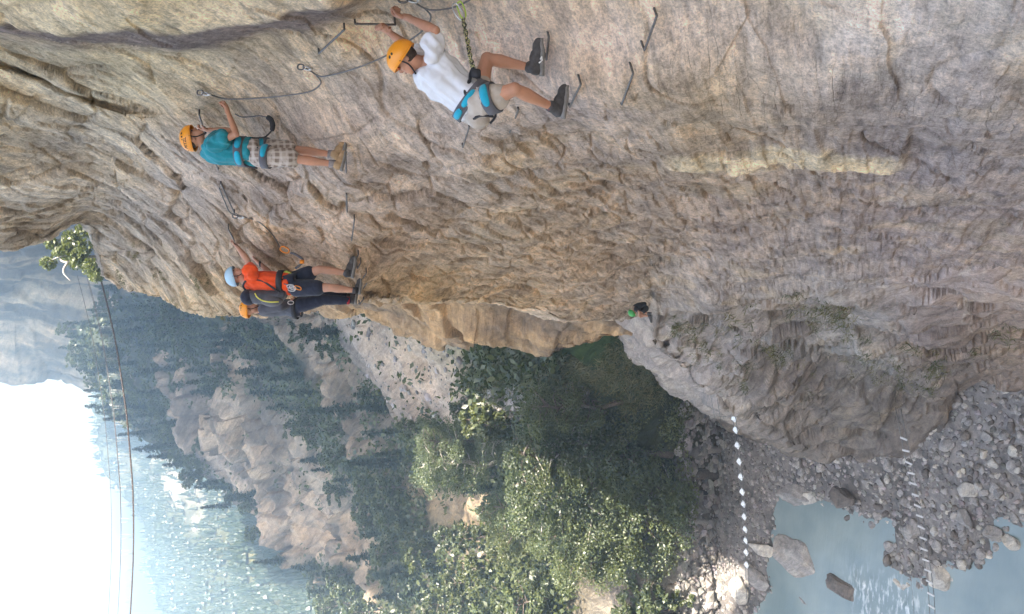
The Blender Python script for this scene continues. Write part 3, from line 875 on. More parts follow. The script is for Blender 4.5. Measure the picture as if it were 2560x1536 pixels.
M['floor'] = rock_mat('river_gravel', None, 0.6, bump=0.5, stain=0.2)
floor_o = tag(obj('gravel_bar', fast_mesh('gravel_bar', gq.reshape(-1, 3), grid_faces(*gq.shape[:2]), gcol.reshape(-1, 3)), M['floor']), kind='structure')
gd_v = [(-560, -90, -42.5), (380, -90, -42.5), (380, 640, -42.5), (-560, 640, -42.5)]
me = bpy.data.meshes.new('ground'); me.from_pydata(gd_v, [], [(0, 1, 2, 3)])
tag(obj('ground', me, M['gravel']), kind='structure')

wm, nt, b = mat_new('milky_river_water')
geo = N(nt, 'ShaderNodeNewGeometry')
wz = N(nt, 'ShaderNodeTexNoise', Scale=2.4, Detail=5.0, Roughness=0.6)
mpw = N(nt, 'ShaderNodeMapping'); mpw.inputs['Scale'].default_value = (0.55, 1.8, 1.0); mpw.inputs['Rotation'].default_value = (0, 0, 0.5)
nt.links.new(geo.outputs['Position'], mpw.inputs['Vector'])
nt.links.new(mpw.outputs[0], wz.inputs['Vector'])
wz2 = N(nt, 'ShaderNodeTexNoise', Scale=0.25, Detail=3.0)
nt.links.new(geo.outputs['Position'], wz2.inputs['Vector'])
wc = ramp(nt, wz2.outputs[0], [(0.35, (0.165, 0.218, 0.228)), (0.65, (0.245, 0.295, 0.290))])
at = N(nt, 'ShaderNodeAttribute', attribute_name='Col')
fo = N(nt, 'ShaderNodeMath', operation='MULTIPLY')
nt.links.new(at.outputs['Fac'], fo.inputs[0])
fr = ramp(nt, wz.outputs[0], [(0.50, (0, 0, 0)), (0.64, (0.8, 0.8, 0.8))])
nt.links.new(fr, fo.inputs[1])
wc = mixrgb(nt, 'MIX', fo.outputs[0], wc, (0.72, 0.75, 0.76, 1))
nt.links.new(wc, b.inputs['Base Color'])
b.inputs['Roughness'].default_value = 0.16
b.inputs['Specular IOR Level'].default_value = 0.6
bp = N(nt, 'ShaderNodeBump', Strength=0.35, Distance=0.06)
nt.links.new(wz.outputs[0], bp.inputs['Height'])
nt.links.new(bp.outputs[0], b.inputs['Normal'])
wx, wy = np.meshgrid(np.linspace(-50, 14, 260), np.linspace(8, 80, 290))
# rapids: foam where the current breaks over the stones
rap = []
for X, Y in ((2160, 1470), (2190, 1505), (2235, 1490), (2265, 1510), (2180, 1536)):
    r = WA(np.array(X), np.array(Y), 1.0); rap.append((r * (WATER / r[2]))[:2])
foam = np.zeros(wx.shape)
for c in rap:
    foam = np.maximum(foam, np.exp(-(((wx - c[0]) / 1.0) ** 2 + ((wy - c[1]) / 1.1) ** 2)))
wq = np.stack([wx, wy, wx * 0], -1)
wzz = WATER + 0.02 * fbm(wq * 0.8, 3, seed=130) + foam * 0.16 * fbm(wq * np.array((1.0, 2.0, 1)), 3, seed=131)
wq[..., 2] = wzz
tag(obj('river', fast_mesh('river', wq.reshape(-1, 3), grid_faces(*wq.shape[:2]), np.repeat(foam.reshape(-1, 1), 3, 1)), wm), kind='structure')
# ------------------------------------------------------------------ vegetation
def leaf_quads(c, size, rng, up=0.3, elong=1.7, axis=None):
    n = len(c)
    nm = rng.normal(size=(n, 3)); nm[:, 2] = np.abs(nm[:, 2]) + up
    nm /= np.linalg.norm(nm, axis=1, keepdims=True)
    a = rng.normal(size=(n, 3)) if axis is None else axis + 0.35 * rng.normal(size=(n, 3))
    a -= nm * (a * nm).sum(1, keepdims=True)
    a /= np.linalg.norm(a, axis=1, keepdims=True) + 1e-9
    b_ = np.cross(nm, a)
    s = np.asarray(size).reshape(-1, 1) * np.ones((n, 1))
    v = np.stack([c - a * s * elong * 0.5, c + b_ * s * 0.5 - a * s * .1, c + a * s * elong * 0.5, c - b_ * s * 0.5 - a * s * .1], 1).reshape(-1, 3)
    f = np.arange(4 * n).reshape(n, 4)
    return v, f

def crown_mesh(name, c, size, rng, up=0.3, elong=1.7, axis=None, shade=None):
    v, f = leaf_quads(c, size, rng, up, elong, axis)
    k = rng.random(len(c)) if shade is None else np.clip(shade + rng.normal(size=len(c)) * 0.22, 0, 1)
    return fast_mesh(name, v, f, np.repeat(np.repeat(k[:, None], 4, 0).reshape(-1, 1), 3, 1), smooth=False)

def tubes_mesh(name, tubes):
    vs, fs = [], []
    for t in tubes:
        v, f = t
        o = len(vs)
        vs.extend(v); fs.extend([tuple(i + o for i in q) for q in f])
    me = bpy.data.meshes.new(name)
    me.from_pydata([tuple(map(float, p)) for p in vs], [], fs)
    me.polygons.foreach_set('use_smooth', [True] * len(me.polygons))
    return me

def broadleaf(seed, h, spread, nclump, per, leaf, base=0.28, lean=0.0):
    r = np.random.default_rng(seed)
    path = [np.array((0, 0, -0.5))]
    for k in range(1, 9):
        z = h * 0.86 * k / 8
        path.append(np.array((lean * z * 0.2 + r.normal() * 0.012 * h, r.normal() * 0.012 * h, z)))
    tubes = [tube(path, [0.022 * h * (1 - 0.82 * k / 8) + 0.004 * h for k in range(9)], 7)]
    tips = []
    for k in range(int(nclump * 0.55)):
        t = base + (0.95 - base) * (k + r.random()) / (nclump * 0.55)
        i = min(7, int(t * 8)); p0 = path[i] + (path[i + 1] - path[i]) * (t * 8 - i)
        an = k * 2.399 + r.normal() * 0.4
        ln = spread * h * (0.55 + 0.6 * r.random()) * math.sin(math.pi * min(1, 0.22 + 0.78 * (1 - (t - base) / (1 - base)) ** 0.8) * 0.62 + 0.3)
        d = np.array((math.cos(an), math.sin(an), 0.35 + 0.5 * r.random()))
        pts = [p0, p0 + d * ln * 0.5 + r.normal(size=3) * 0.02 * h, p0 + d * ln * np.array((1, 1, 0.75)) + r.normal(size=3) * 0.03 * h]
        tubes.append(tube(spline(pts, 3), np.linspace(0.008 * h, 0.0025 * h, 7), 5, cap=False))
        tips += [pts[2], (pts[1] + pts[2]) / 2 + r.normal(size=3) * 0.04 * h]
        if r.random() < 0.6:
            tips.append(pts[1] + r.normal(size=3) * 0.05 * h)
    tips.append(path[-1] + np.array((0, 0, 0.04 * h)))
    cs, sz, sh = [], [], []
    for tpt in tips:
        m_ = int(per * (0.5 + r.random()))
        rad = h * (0.045 + 0.05 * r.random())
        d = r.normal(size=(m_, 3)); d /= np.linalg.norm(d, axis=1, keepdims=True)
        d *= (r.random((m_, 1)) ** 0.45) * rad * np.array((1.25, 1.25, 0.8))
        cs.append(tpt + d); sz.append(leaf * (0.6 + 0.8 * r.random(m_))); sh.append(np.full(m_, 0.25 + 0.5 * r.random()))
    return tubes_mesh('trunk', tubes), crown_mesh('crown', np.concatenate(cs), np.concatenate(sz), r, shade=np.concatenate(sh))

def conifer(seed, h, spread, leaf, whorls=22, per=7):
    r = np.random.default_rng(seed)
    tubes = [tube([(0, 0, -0.6), (r.normal() * .01 * h, r.normal() * .01 * h, h * 0.5), (0, 0, h * 0.98)], [0.018 * h, 0.012 * h, 0.002 * h], 6)]
    cs, sz, ax, sh = [], [], [], []
    for w in range(whorls):
        t = 0.12 + 0.86 * w / whorls
        for k in range(per):
            if r.random() < 0.18: continue
            an = r.random() * 6.283
            ln = spread * h * (1 - t) ** 0.75 * (0.55 + 0.6 * r.random()) + 0.015 * h
            d = np.array((math.cos(an), math.sin(an), 0.0))
            m_ = max(3, int(ln / (leaf * 0.32)))
            s = np.linspace(0.12, 1, m_)
            p = np.array((0, 0, t * h)) + d * (s * ln)[:, None] + np.array((0, 0, 1.0)) * (ln * (0.10 * s - 0.42 * s * s))[:, None]
            p += r.normal(size=p.shape) * leaf * 0.22
            cs.append(p); sz.append(leaf * (1.15 - 0.5 * s) * (0.7 + 0.6 * r.random(m_)))
            ax.append(np.repeat((d + np.array((0, 0, -0.45)))[None], m_, 0)); sh.append(np.full(m_, 0.2 + 0.5 * r.random()) + 0.15 * s)
    return tubes_mesh('trunk', tubes), crown_mesh('crown', np.concatenate(cs), np.concatenate(sz), r, up=0.9, elong=1.9, axis=np.concatenate(ax), shade=np.concatenate(sh))

KINDS_T = {
    'con': [conifer(1, 7.0, 0.19, 0.40), conifer(2, 6.5, 0.27, 0.40, 16, 6), conifer(3, 7.4, 0.15, 0.38), conifer(4, 6.0, 0.33, 0.42, 12, 6)],
    'bro': [broadleaf(s, 7.0, 0.30, 26, 42, 0.30) for s in (11, 12, 13)],
    'big': [broadleaf(s, 13.0, 0.25, 50, 240, 0.11, base=0.25) for s in (21, 22, 23, 24)],
}
def place_tree(kind, var, p, s, rz, name, label, cat, group, mats):
    root = empty(name, tuple(map(float, p)))
    root.scale = (s * random.uniform(.85, 1.25), s * random.uniform(.85, 1.25), s * (0.9 + 0.25 * random.random()))
    root.rotation_euler = (random.gauss(0, .04), random.gauss(0, .04), rz)
    tag(root, label, cat, group)
    for nm, me, mt in (('trunk', KINDS_T[kind][var][0], mats[0]), ('crown', KINDS_T[kind][var][1], mats[1])):
        o = bpy.data.objects.new(nm, me)
        COL.objects.link(o)
        o.parent = root
        if len(me.materials) == 0:
            me.materials.append(None)
        o.material_slots[0].link = 'OBJECT'
        o.material_slots[0].material = mt
    return root

def mid_idx(X, Y):
    e = (MX - X) ** 2 + (MY - Y) ** 2
    return np.unravel_index(np.argmin(e), e.shape)
def bare(X, Y):
    """where the shaded slope shows rock or scree instead of trees"""
    t = Y - 1180
    rock = (abs(X - 712 - t * 0.78) < 118 + 26 * math.sin(Y * 0.05)) and 985 < Y < 1410
    rock |= abs(X - 520) < 26 and 985 < Y < 1120
    scree = X > 774 + (Y - 767) * 0.46 and X < 1195 and Y < 1055 and Y > 760 and (Y < 980 or X > 1000) and not (795 < X < 862 and 828 < Y < 890)
    out = (1085 < X < 1235 and 1215 < Y < 1325) or (1140 < X < 1225 and 1360 < Y < 1450) or (940 < X < 1010 and 980 < Y < 1090)
    grass = X > 1170 and Y < 1010
    low = X > 1330 and Y > 900 and not (1330 < X < 1560 and Y > 1400)
    return rock or scree or out or grass or low
RKM = slope_rock(MQ, MX, MY) * (MX < 1000)
random.seed(5)
rt = np.random.default_rng(5)
placed = []
tries = 0
GRP = 'trees on the shaded forest slope'
cand = np.argwhere((MX < 1420) & (MY > 690) & (MY < 1580) & (MX > 100))
while len(placed) < 270 and tries < 9000:
    tries += 1
    i, j = cand[rt.integers(len(cand))]
    X, Y = MX[i, j], MY[i, j]
    if bare(X, Y) or (RKM[i, j] > 0.45 and rt.random() < 0.93): continue
    if Y < np.interp(X, [s_[0] for s_ in SIL], [s_[1] for s_ in SIL]) - 5: continue
    p = MQ[i, j]
    dist = np.linalg.norm(p)
    gap = 0.025 * FPX * 110 / dist
    if any((X - a) ** 2 * 1.3 + (Y - b_) ** 2 < gap * gap * 0.42 for a, b_ in placed): continue
    if p[2] < -39.5: continue
    placed.append((X, Y))
    con = rt.random() < (0.6 if dist > 120 else 0.42)
    s = 0.80 * (0.75 + 0.55 * rt.random()) * (1.0 if dist > 130 else 0.85) * (0.8 if dist < 90 else 1)
    size = 'tall' if s > 0.9 else 'small' if s < 0.68 else 'medium'
    lab_kind = 'dark conifer' if con else 'bushy dark broadleaf tree'
    where = ('on the skyline under the footbridge' if X < 330 + 0 * Y and dist > 190 else 'on the slope close beside the cliff wall' if Y < 800 and X < 640 else
             'on the ridge against the sunlit far hillside' if X < np.interp(Y, [q_[0] for q_ in SKY_MID], [q_[1] for q_ in SKY_MID]) + 75 else
             'above the long pale rock face' if X < 700 + (Y - 1180) * 0.8 else
             'directly above the scree, behind the climbers' if Y < 905 and X < 900 else 'between the pale rock face and the scree' if Y < 1100 else
             'beside the tan outcrop on the slope' if X > 1020 and Y < 1400 else 'low on the slope at the picture edge' if Y > 1400 else 'just below the pale rock face')
    lab = size + ' ' + lab_kind + ' ' + where
    if con:
        place_tree('con', int(rt.integers(4)), p - MN[i, j] * 0.3, s, rt.random() * 6.28, 'conifer', lab, 'tree', GRP, (M['bark'], M['conifer']))
    else:
        place_tree('bro', int(rt.integers(3)), p - MN[i, j] * 0.3, s * 0.85, rt.random() * 6.28, 'broadleaf_tree', lab, 'tree', GRP, (M['bark'], M['leaf']))

# riverside broadleaf trees in the valley bottom: (foot x, foot y, depth, scale, kind, label)
VT = [(1775, 1010, 55, 0.85, 'big', 'shaded green tree rising just left of the rock spur'),
      (1800, 1075, 58, 0.95, 'big', 'tall shaded tree behind the upper end of the plank bridge'),
      (1790, 1130, 60, 1.00, 'big', 'dark green tree with thin pale trunk behind the white planks'),
      (1775, 1190, 61, 1.05, 'big', 'tall tree in the middle of the riverside grove, half sunlit'),
      (1770, 1250, 61, 1.00, 'big', 'sunlit silvery green tree in the riverside grove'),
      (1765, 1310, 61, 0.90, 'big', 'brightest sunlit tree at the left of the riverside grove'),
      (1700, 1350, 63, 0.80, 'big', 'rounded sunlit tree at the outer edge of the riverside grove'),
      (1660, 1140, 63, 0.95, 'big', 'shaded tree at the back of the riverside grove'),
      (1640, 1230, 64, 0.95, 'big', 'sunlit tree at the back of the riverside grove'),
      (1640, 1300, 64, 0.80, 'big', 'small sunlit tree beside the stony bank'),
      (1560, 1000, 56, 0.55, 'big', 'dark bush-like tree under the green gully'),
      (1560, 1090, 60, 0.70, 'big', 'dark tree standing between the gully and the grove'),
      (1500, 1190, 66, 0.6, 'big', 'tree with a sunlit crown tip in front of pale boulders'),
      (1420, 1260, 70, 0.55, 'big', 'pale sunlit tree above the grove by the tan outcrop'),
      (1270, 1150, 76, 0.70, 'big', 'isolated tree with a bright sunlit crown high above the grove'),
      (1240, 1100, 78, 0.50, 'big', 'slim tree with a few sunlit sprays at the scree foot'),
      (1400, 1330, 70, 0.55, 'big', 'low dark tree under the outcrop left of the grove'),
      (1340, 1100, 72, 0.4, 'big', 'dark leafy tree growing over the grey boulders'),
      (1740, 1490, 60, 0.42, 'bro', 'yellow green sunlit shrub on the stony left bank'),
      (1700, 1455, 62, 0.60, 'bro', 'slender sunlit young tree by the stony left bank'),
      (1735, 1540, 60, 0.75, 'bro', 'sunlit bush at the left bank on the picture edge'),
      (1690, 1530, 62, 0.70, 'bro', 'leafy sunlit bush rising over the bank at the picture edge'),
      (1390, 1500, 72, 0.8, 'bro', 'sunlit bush on the dark slope at the picture edge'),
      (1330, 1545, 76, 0.9, 'bro', 'pale green bush at the picture edge below the dark conifers')]
for k, (X, Y, d, s, kind, lab) in enumerate(VT):
    i, j = mid_idx(X, Y)
    p = MQ[i, j].copy()
    pale = 'sunlit' in lab or 'pale' in lab  # trees labelled sunlit also get the lighter, sun-tinted leaf colour
    place_tree(kind, k % len(KINDS_T[kind]), p - np.array((0, 0, 0.2)), s, k * 1.7, 'riverside_tree', lab, 'tree', 'trees in the valley bottom', (M['palebark'] if k % 3 == 2 else M['bark'], M['leaf_pale_sunlit'] if pale else M['leaf']))

# the small sunlit tree on the ridge beside the footbridge end
rr = np.random.default_rng(77)
tb = empty('ledge_tree', tuple(W(262, 640, 47)))
tag(tb, 'small sunlit tree with pale bare limbs on the cliff ledge by the footbridge', 'tree')
def tl(X, Y, d): return W(X, Y, d) - W(262, 640, 47)
limbs = [[(262, 640, 47), (215, 645, 46.5), (170, 655, 46), (150, 648, 46), (135, 612, 46)], [(170, 655, 46), (158, 680, 45.5), (178, 705, 45.5)], [(215, 645, 46.5), (190, 610, 46), (168, 585, 46)],
         [(240, 642, 47), (232, 590, 46.5), (240, 568, 46.5)], [(255, 640, 47), (238, 675, 46.5), (236, 700, 46)], [(215, 645, 46.5), (160, 640, 46), (118, 655, 45.8)]]
pyobj('trunk', [tube(spline([tl(*q) for q in L_], 5), np.linspace(0.13 if n_ == 0 else 0.07, 0.02, len(L_) * 5 - 4), 6) for n_, L_ in enumerate(limbs)], M['palebark'], tb)
cs, sz, sh = [], [], []
for (X, Y, rX, rY, n_) in [(128, 608, 20, 18, 260), (180, 600, 26, 26, 520), (165, 630, 26, 26, 560), (190, 650, 24, 26, 460), (120, 658, 20, 18, 340), (240, 585, 22, 22, 360), (228, 668, 24, 26, 460), (240, 692, 18, 16, 320), (210, 575, 22, 18, 300), (205, 620, 26, 26, 400), (262, 605, 12, 16, 110), (140, 632, 10, 10, 60)]:
    d = rr.normal(size=(n_, 3)); d /= np.linalg.norm(d, axis=1, keepdims=True); d *= rr.random((n_, 1)) ** 0.5
    c = tl(X, Y, 46.2)
    cs.append(c + d * np.array((rY, 30, rX)) * 46 / FPX); sz.append(0.12 * (0.6 + 0.8 * rr.random(n_))); sh.append(np.full(n_, 0.4 + 0.4 * rr.random()))
obj('crown', crown_mesh('crown', np.concatenate(cs), np.concatenate(sz), rr, shade=np.concatenate(sh)), M['leaf_pale_sunlit'], tb)

# undergrowth covering the shaded slope between the trees, one mass
r_ = np.random.default_rng(31)
cs, sz, sh = [], [], []
sel = cand[r_.integers(len(cand), size=7200)]
for i, j in sel:
    X, Y = MX[i, j], MY[i, j]
    p = MQ[i, j]
    bb = bare(X, Y) or RKM[i, j] > 0.4
    if bb and not (X > 1170 and Y < 1010 and r_.random() < 0.9) and not (X > 1330 and r_.random() < 0.4) and r_.random() > 0.04: continue
    if p[2] < -39.4: continue
    dist = np.linalg.norm(p)
    n_ = 9
    rad = 0.5 + 0.9 * r_.random()
    d = r_.normal(size=(n_, 3)) * rad * 0.6; d[:, 2] = np.abs(d[:, 2])
    cs.append(p + MN[i, j] * 0.2 + d); sz.append((0.22 + dist * 0.0016) * (0.6 + 0.7 * r_.random(n_))); sh.append(np.full(n_, r_.random() * 0.7))
tag(obj('undergrowth', crown_mesh('undergrowth', np.concatenate(cs), np.concatenate(sz), r_, shade=np.concatenate(sh)), M['leaf']), 'dark leafy undergrowth between the trees on the shaded slope', 'undergrowth', kind='stuff')

# grass hanging over the gully below the ochre cliff and on the ledges of the spur
cs, ax, sz, sh = [], [], [], []
def tuft(p, n, h, w, r):
    d = r.normal(size=(n, 3)) * w; d[:, 2] *= 0.3
    a = r.normal(size=(n, 3)) * 0.5 + np.array((-0.35, -0.2, 0.75))
    cs.append(p + d + a * h * 0.3); ax.append(a); sz.append(np.full(n, h * 0.045) * (0.7 + 0.6 * r.random(n))); sh.append(np.full(n, r.random()))
for k in range(2600):
    X = 1195 + 460 * r_.random(); Y = 800 + 220 * r_.random()
    i, j = int(np.clip(np.searchsorted(np.interp(np.arange(620), [0, 619], [MX[0, 0], MX[-1, 0]]), X), 0, 619)), int(np.argmin(np.abs(ys_mid - Y)))
    i = int(np.argmin(np.abs(MX[:, j] - X)))
    if pn(MQ[i, j] * 0.25, 5) < -0.12: continue
    tuft(MQ[i, j], 16, 0.85, 0.4, r_)
for X, Y, n, h in [(1700, 790, 60, .7), (1730, 800, 60, .8), (1960, 850, 70, .8), (2180, 880, 70, .8), (2230, 900, 70, .8), (1790, 795, 60, .8), (1760, 835, 50, .8), (1850, 825, 60, .9), (1880, 765, 70, .8), (1830, 790, 40, .6), (1900, 870, 50, .7), (1985, 735, 60, .6), (2075, 770, 110, .9), (2095, 800, 70, .8), (2040, 760, 60, .7), (2150, 845, 60, .7), (2145, 900, 60, .9),
                   (2330, 880, 90, .9), (2350, 905, 80, .9), (2290, 870, 60, .8), (2300, 960, 90, .9), (2250, 930, 60, .8), (1770, 870, 50, .8), (1980, 860, 60, .8), (2000, 950, 50, .8), (1950, 900, 40, .7), (1810, 915, 30, .6), (2520, 800, 50, .8),
                   (1700, 870, 30, .5), (1740, 905, 30, .5), (1860, 960, 40, .8), (500, 705, 60, .16), (515, 692, 60, .15), (490, 690, 40, .14), (410, 690, 40, .16), (330, 610, 50, .2), (345, 640, 40, .18), (310, 690, 40, .2), (440, 745, 40, .16), (560, 790, 30, .14)]:
    q, n_, dep = wall_pix(X, Y)
    for a in range(max(2, n // 7)):
        tuft(q + n_ * 0.02 + r_.normal(size=3) * h * 0.55 * np.array((1, 1, .45)), 34, h * (0.25 + 0.45 * r_.random()), 0.16 * h, r_)
c_, a_, s_, h_ = np.concatenate(cs), np.concatenate(ax), np.concatenate(sz), np.concatenate(sh)
v, f = leaf_quads(c_, s_, r_, up=0.0, elong=15.0, axis=a_ * 3)
k = np.clip(h_ + r_.normal(size=len(h_)) * 0.2, 0, 1)
tag(obj('grass', fast_mesh('grass', v, f, np.repeat(np.repeat(k[:, None], 4, 0).reshape(-1, 1), 3, 1), smooth=False), M['grass']), 'green and dry grass tufts on the rock ledges and in the gully', 'grass', kind='stuff')

# forest covering the far sunlit hillside: one mass of small trees
r_ = np.random.default_rng(41)
fc = np.argwhere((FX < 1000) & (FY > 700) & (FY < 1800))
sel = fc[r_.integers(len(fc), size=15000)]
vs, fs, ks = [], [], []
for n_, (i, j) in enumerate(sel):
    p = FQ[i, j]
    X, Y = FX[i, j], FY[i, j]
    if abs(X - 450 - (Y - 1230) * 0.42) < 22 and 1190 < Y < 1370 and r_.random() < 0.8: continue
    h = 3.4 * (0.6 + 0.9 * r_.random())
    w = h * (0.16 + 0.12 * r_.random())
    kk = r_.random()
    rot = r_.random() * 6.28
    for t0, t1, ws in ((0.1, 0.55, 1.0), (0.35, 0.8, 0.72), (0.6, 1.0, 0.45)):
        o = len(vs)
        vs.append(p + np.array((0, 0, t1 * h)))
        for a in range(7):
            an = rot + a * 0.8976
            q = w * ws * (0.65 + 0.7 * r_.random())
            vs.append(p + np.array((math.cos(an) * q, math.sin(an) * q, (t0 + 0.12 * r_.random()) * h)))
        fs += [(o, o + 1 + a, o + 1 + (a + 1) % 7) for a in range(7)]
        ks += [kk + 0.15] + [kk * 0.8] * 7
tag(obj('far_forest', fast_mesh('far_forest', np.array(vs), np.array(fs), np.repeat(np.clip(np.array(ks), 0, 1)[:, None], 3, 1), smooth=False), M['farwood']), 'hazy sunlit forest covering the far hillside', 'forest', kind='stuff')

# ------------------------------------------------------------------ stones
def stone_mesh(seed, sub=2, facets=9, flat=(1, 1, 1), rough=0.05):
    r = np.random.default_rng(seed)
    bm = bmesh.new()
    bmesh.ops.create_icosphere(bm, subdivisions=sub, radius=1.0)
    v = np.array([p.co[:] for p in bm.verts])
    for _ in range(facets):
        n = r.normal(size=3); n /= np.linalg.norm(n)
        d = (0.50 if facets < 12 else 0.36) + 0.38 * r.random()
        h = v @ n - d
        v = np.where(h[:, None] > 0, v - n * h[:, None] * 0.93, v)
    v = v * (1 + rough * fbm(v * 2.2, 3, seed=seed % 97))[:, None] * np.array(flat)
    f = np.array([[q.index for q in p.verts] for p in bm.faces])
    bm.free()
    return fast_mesh('stone', v, f, smooth=False)

def on_ground(X, Y, z=WATER):
    r = WA(np.array(float(X)), np.array(float(Y)), 1.0)
    return r * (z / r[2])

BOULDERS = [  # centre x, y, half sizes (m), turn, sink, material, label
    (2000, 1395, (2.0, 3.3, 1.3), 0.35, 0.25, 'stone', 'huge pointed grey slab standing in the pale river pool'),
    (2102, 1468, (1.0, 2.2, 1.1), 0.12, 0.2, 'darkstone', 'dark brown block-shaped boulder in the river beside the big slab'),
    (1992, 1238, (0.9, 1.9, 0.8), -0.2, 0.3, 'stone', 'long grey boulder at the head of the pool, next to the bank'),
    (2022, 1246, (0.7, 1.2, 0.6), -0.35, 0.3, 'stone2', 'pale striped boulder at the pool edge'),
    (2110, 1240, (0.9, 1.6, 0.7), -0.25, 0.3, 'darkstone', 'dark layered boulder on the gravel edge of the pool'),
    (2062, 1280, (0.4, 0.8, 0.4), 0.2, 0.3, 'darkstone', 'small dark rock alone in the upper pool'),
    (2028, 1518, (0.5, 1.6, 0.5), 0.05, 0.3, 'stone', 'long low rock in the river at the picture edge'),
    (2352, 1442, (0.75, 1.1, 0.7), 0.3, 0.3, 'stone2', 'yellowish block boulder at the tip of the gravel bar'),
    (2186, 1376, (0.3, 0.45, 0.3), 0.3, 0.3, 'stone2', 'pale rounded stone alone in the shallow water'),
    (2200, 1480, (0.55, 0.9, 0.4), 0.8, 0.3, 'stone', 'grey rock breaking the white rapids'),
    (2240, 1460, (0.5, 0.9, 0.4), 0.5, 0.3, 'stone2', 'pale rock at the upstream end of the rapids'),
    (1910, 1372, (0.6, 2.6, 0.5), 0.05, 0.3, 'stone2', 'long flat tan slab lying along the left bank'),
    (1890, 1440, (0.9, 1.6, 0.7), 0.3, 0.3, 'stone', 'sunlit grey boulder on the left bank beyond the pool'),
    (1860, 1480, (1.1, 1.4, 0.8), 0.9, 0.3, 'stone2', 'white sunlit boulder among pebbles on the left bank'),
    (2518, 1350, (0.5, 0.75, 0.45), 0.2, 0.2, 'stone2', 'pale smooth boulder at the right water edge'),
    (2490, 1335, (0.75, 0.9, 0.4), 0.6, 0.2, 'stone', 'flat grey boulder beside the pale one at the right water edge'),
    (2420, 1300, (0.6, 0.9, 0.5), 0.1, 0.2, 'stone', 'squarish grey boulder on the open gravel bar'),
    (2437, 1226, (0.55, 0.7, 0.4), 0.2, 0.2, 'stone2', 'tan squarish stone on the gravel bar'),
    (2340, 1420, (0.45, 0.7, 0.4), 0.7, 0.3, 'stone', 'round grey stone behind the yellowish boulder'),
    (2290, 1330, (0.6, 1.0, 0.5), -0.4, 0.3, 'stone', 'tilted grey stone beside the planks of the low bridge'),
]
for k, (X, Y, hs, rz, sink, mk, lab) in enumerate(BOULDERS):
    p = on_ground(X, Y)
    p[2] = max(WATER - 0.5, float(floor_z(np.array([p[0]]), np.array([p[1]]))[0]))
    me = stone_mesh(200 + k, 3, 12 if k > 1 else 16, hs, 0.10)
    o = obj('boulder', me, M[mk])
    o.location = p + np.array((0, 0, hs[2] * (0.55 - sink)))
    o.rotation_euler = (random.gauss(0, .12), random.gauss(0, .12), -rz)
    tag(o, lab, 'boulder', 'boulders by the river')

# the cobbles that show largest, each its own stone, then the rest of the gravel as one mass
SM = [stone_mesh(300 + k, 2, 8, (1, 0.75 + 0.1 * (k % 4), 0.55 + 0.08 * (k % 3)), 0.06) for k in range(10)]
for k, me in enumerate(SM): me.materials.append(M[('stone', 'stone2', 'stone', 'darkstone', 'stone')[k % 5]])
r_ = np.random.default_rng(51)
n_c = 0
while n_c < 290:
    X = 1930 + 640 * r_.random(); Y = 930 + 560 * r_.random()
    p = on_ground(X, Y, WATER + 0.3)
    s_ = float(sdist(np.array([p[0]]), np.array([p[1]]), poly)[0])
    if s_ < -0.9: continue
    sy = np.interp(X, [q[0] for q in SIL], [q[1] for q in SIL])
    if Y < sy + 14: continue
    vi = int(r_.integers(10))
    o = bpy.data.objects.new('cobble', SM[vi])
    COL.objects.link(o)
    sc = 0.16 + 0.22 * r_.random() ** 2.2
    p[2] = float(floor_z(np.array([p[0]]), np.array([p[1]]))[0]) + 0.25 * sc
    o.location = p; o.scale = (sc, sc * (0.9 + 0.5 * r_.random()), sc)
    o.rotation_euler = (r_.normal() * .3, r_.normal() * .3, r_.random() * 6.28)
    tone = ('grey', 'pale', 'grey', 'dark', 'grey')[vi % 5]
    where = ('at the foot of the rock spur' if Y < sy + 70 else 'at the water edge of the gravel bar' if s_ < 0.8 else 'under the ladder bridge on the gravel bar' if abs(Y - 1097 - (X - 2259) * 6) < 150 and X > 2230 else
             'behind the pool, between spur and water' if X < 2150 else 'on the open gravel right of the ladder bridge' if X > 2300 else 'on the gravel between pool and ladder bridge')
    tag(o, ('big ' if sc > 0.26 else 'small ') + tone + ' cobble ' + where, 'cobble', 'cobbles on the gravel bar')
    n_c += 1
def stone_mass(name, pts, sizes, mats, rng, sub=1):
    bm = bmesh.new(); bmesh.ops.create_icosphere(bm, subdivisions=sub, radius=1.0)
    bv = np.array([p.co[:] for p in bm.verts]); bf = np.array([[q.index for q in p.verts] for p in bm.faces]); bm.free()
    n = len(pts)
    k = rng.random((n, len(bv), 1)) * 0.35 + 0.8
    sc = sizes[:, None, None] * np.stack([np.ones(n), 0.6 + 0.5 * rng.random(n), 0.45 + 0.3 * rng.random(n)], 1)[:, None, :]
    v = bv[None] * k * sc
    an = rng.random(n) * 6.283
    c, s = np.cos(an)[:, None], np.sin(an)[:, None]
    x, y = v[..., 0] * c - v[..., 1] * s, v[..., 0] * s + v[..., 1] * c
    v = np.stack([x, y, v[..., 2] + 0.3 * (rng.random(n)[:, None] - 0.5) * x], -1) + pts[:, None, :]
    f = bf[None] + (np.arange(n) * len(bv))[:, None, None]
    tone = s2l((136, 131, 128))[None] * (0.45 + 0.95 * rng.random((n, 1))) * (1 + 0.025 * rng.normal(size=(n, 3)))
    me = fast_mesh(name, v.reshape(-1, 3), f.reshape(-1, 3), np.repeat(np.clip(tone, 0.02, 0.7), len(bv), 0), smooth=False)
    return me
M['pebble'] = rock_mat('pebbles', None, 0.5, bump=0.3, stain=0.25, contrast=0.6)
n_ = 15000
px, py = -24 + 29 * r_.random(n_), 24 + 38 * r_.random(n_)
sd_ = sdist(px, py, poly) + 0.9 * fbm(np.stack([px, py, px * 0], -1) * 0.6, 3, seed=140)
ok = sd_ > -0.55
px, py = px[ok], py[ok]
pz = floor_z(px, py)
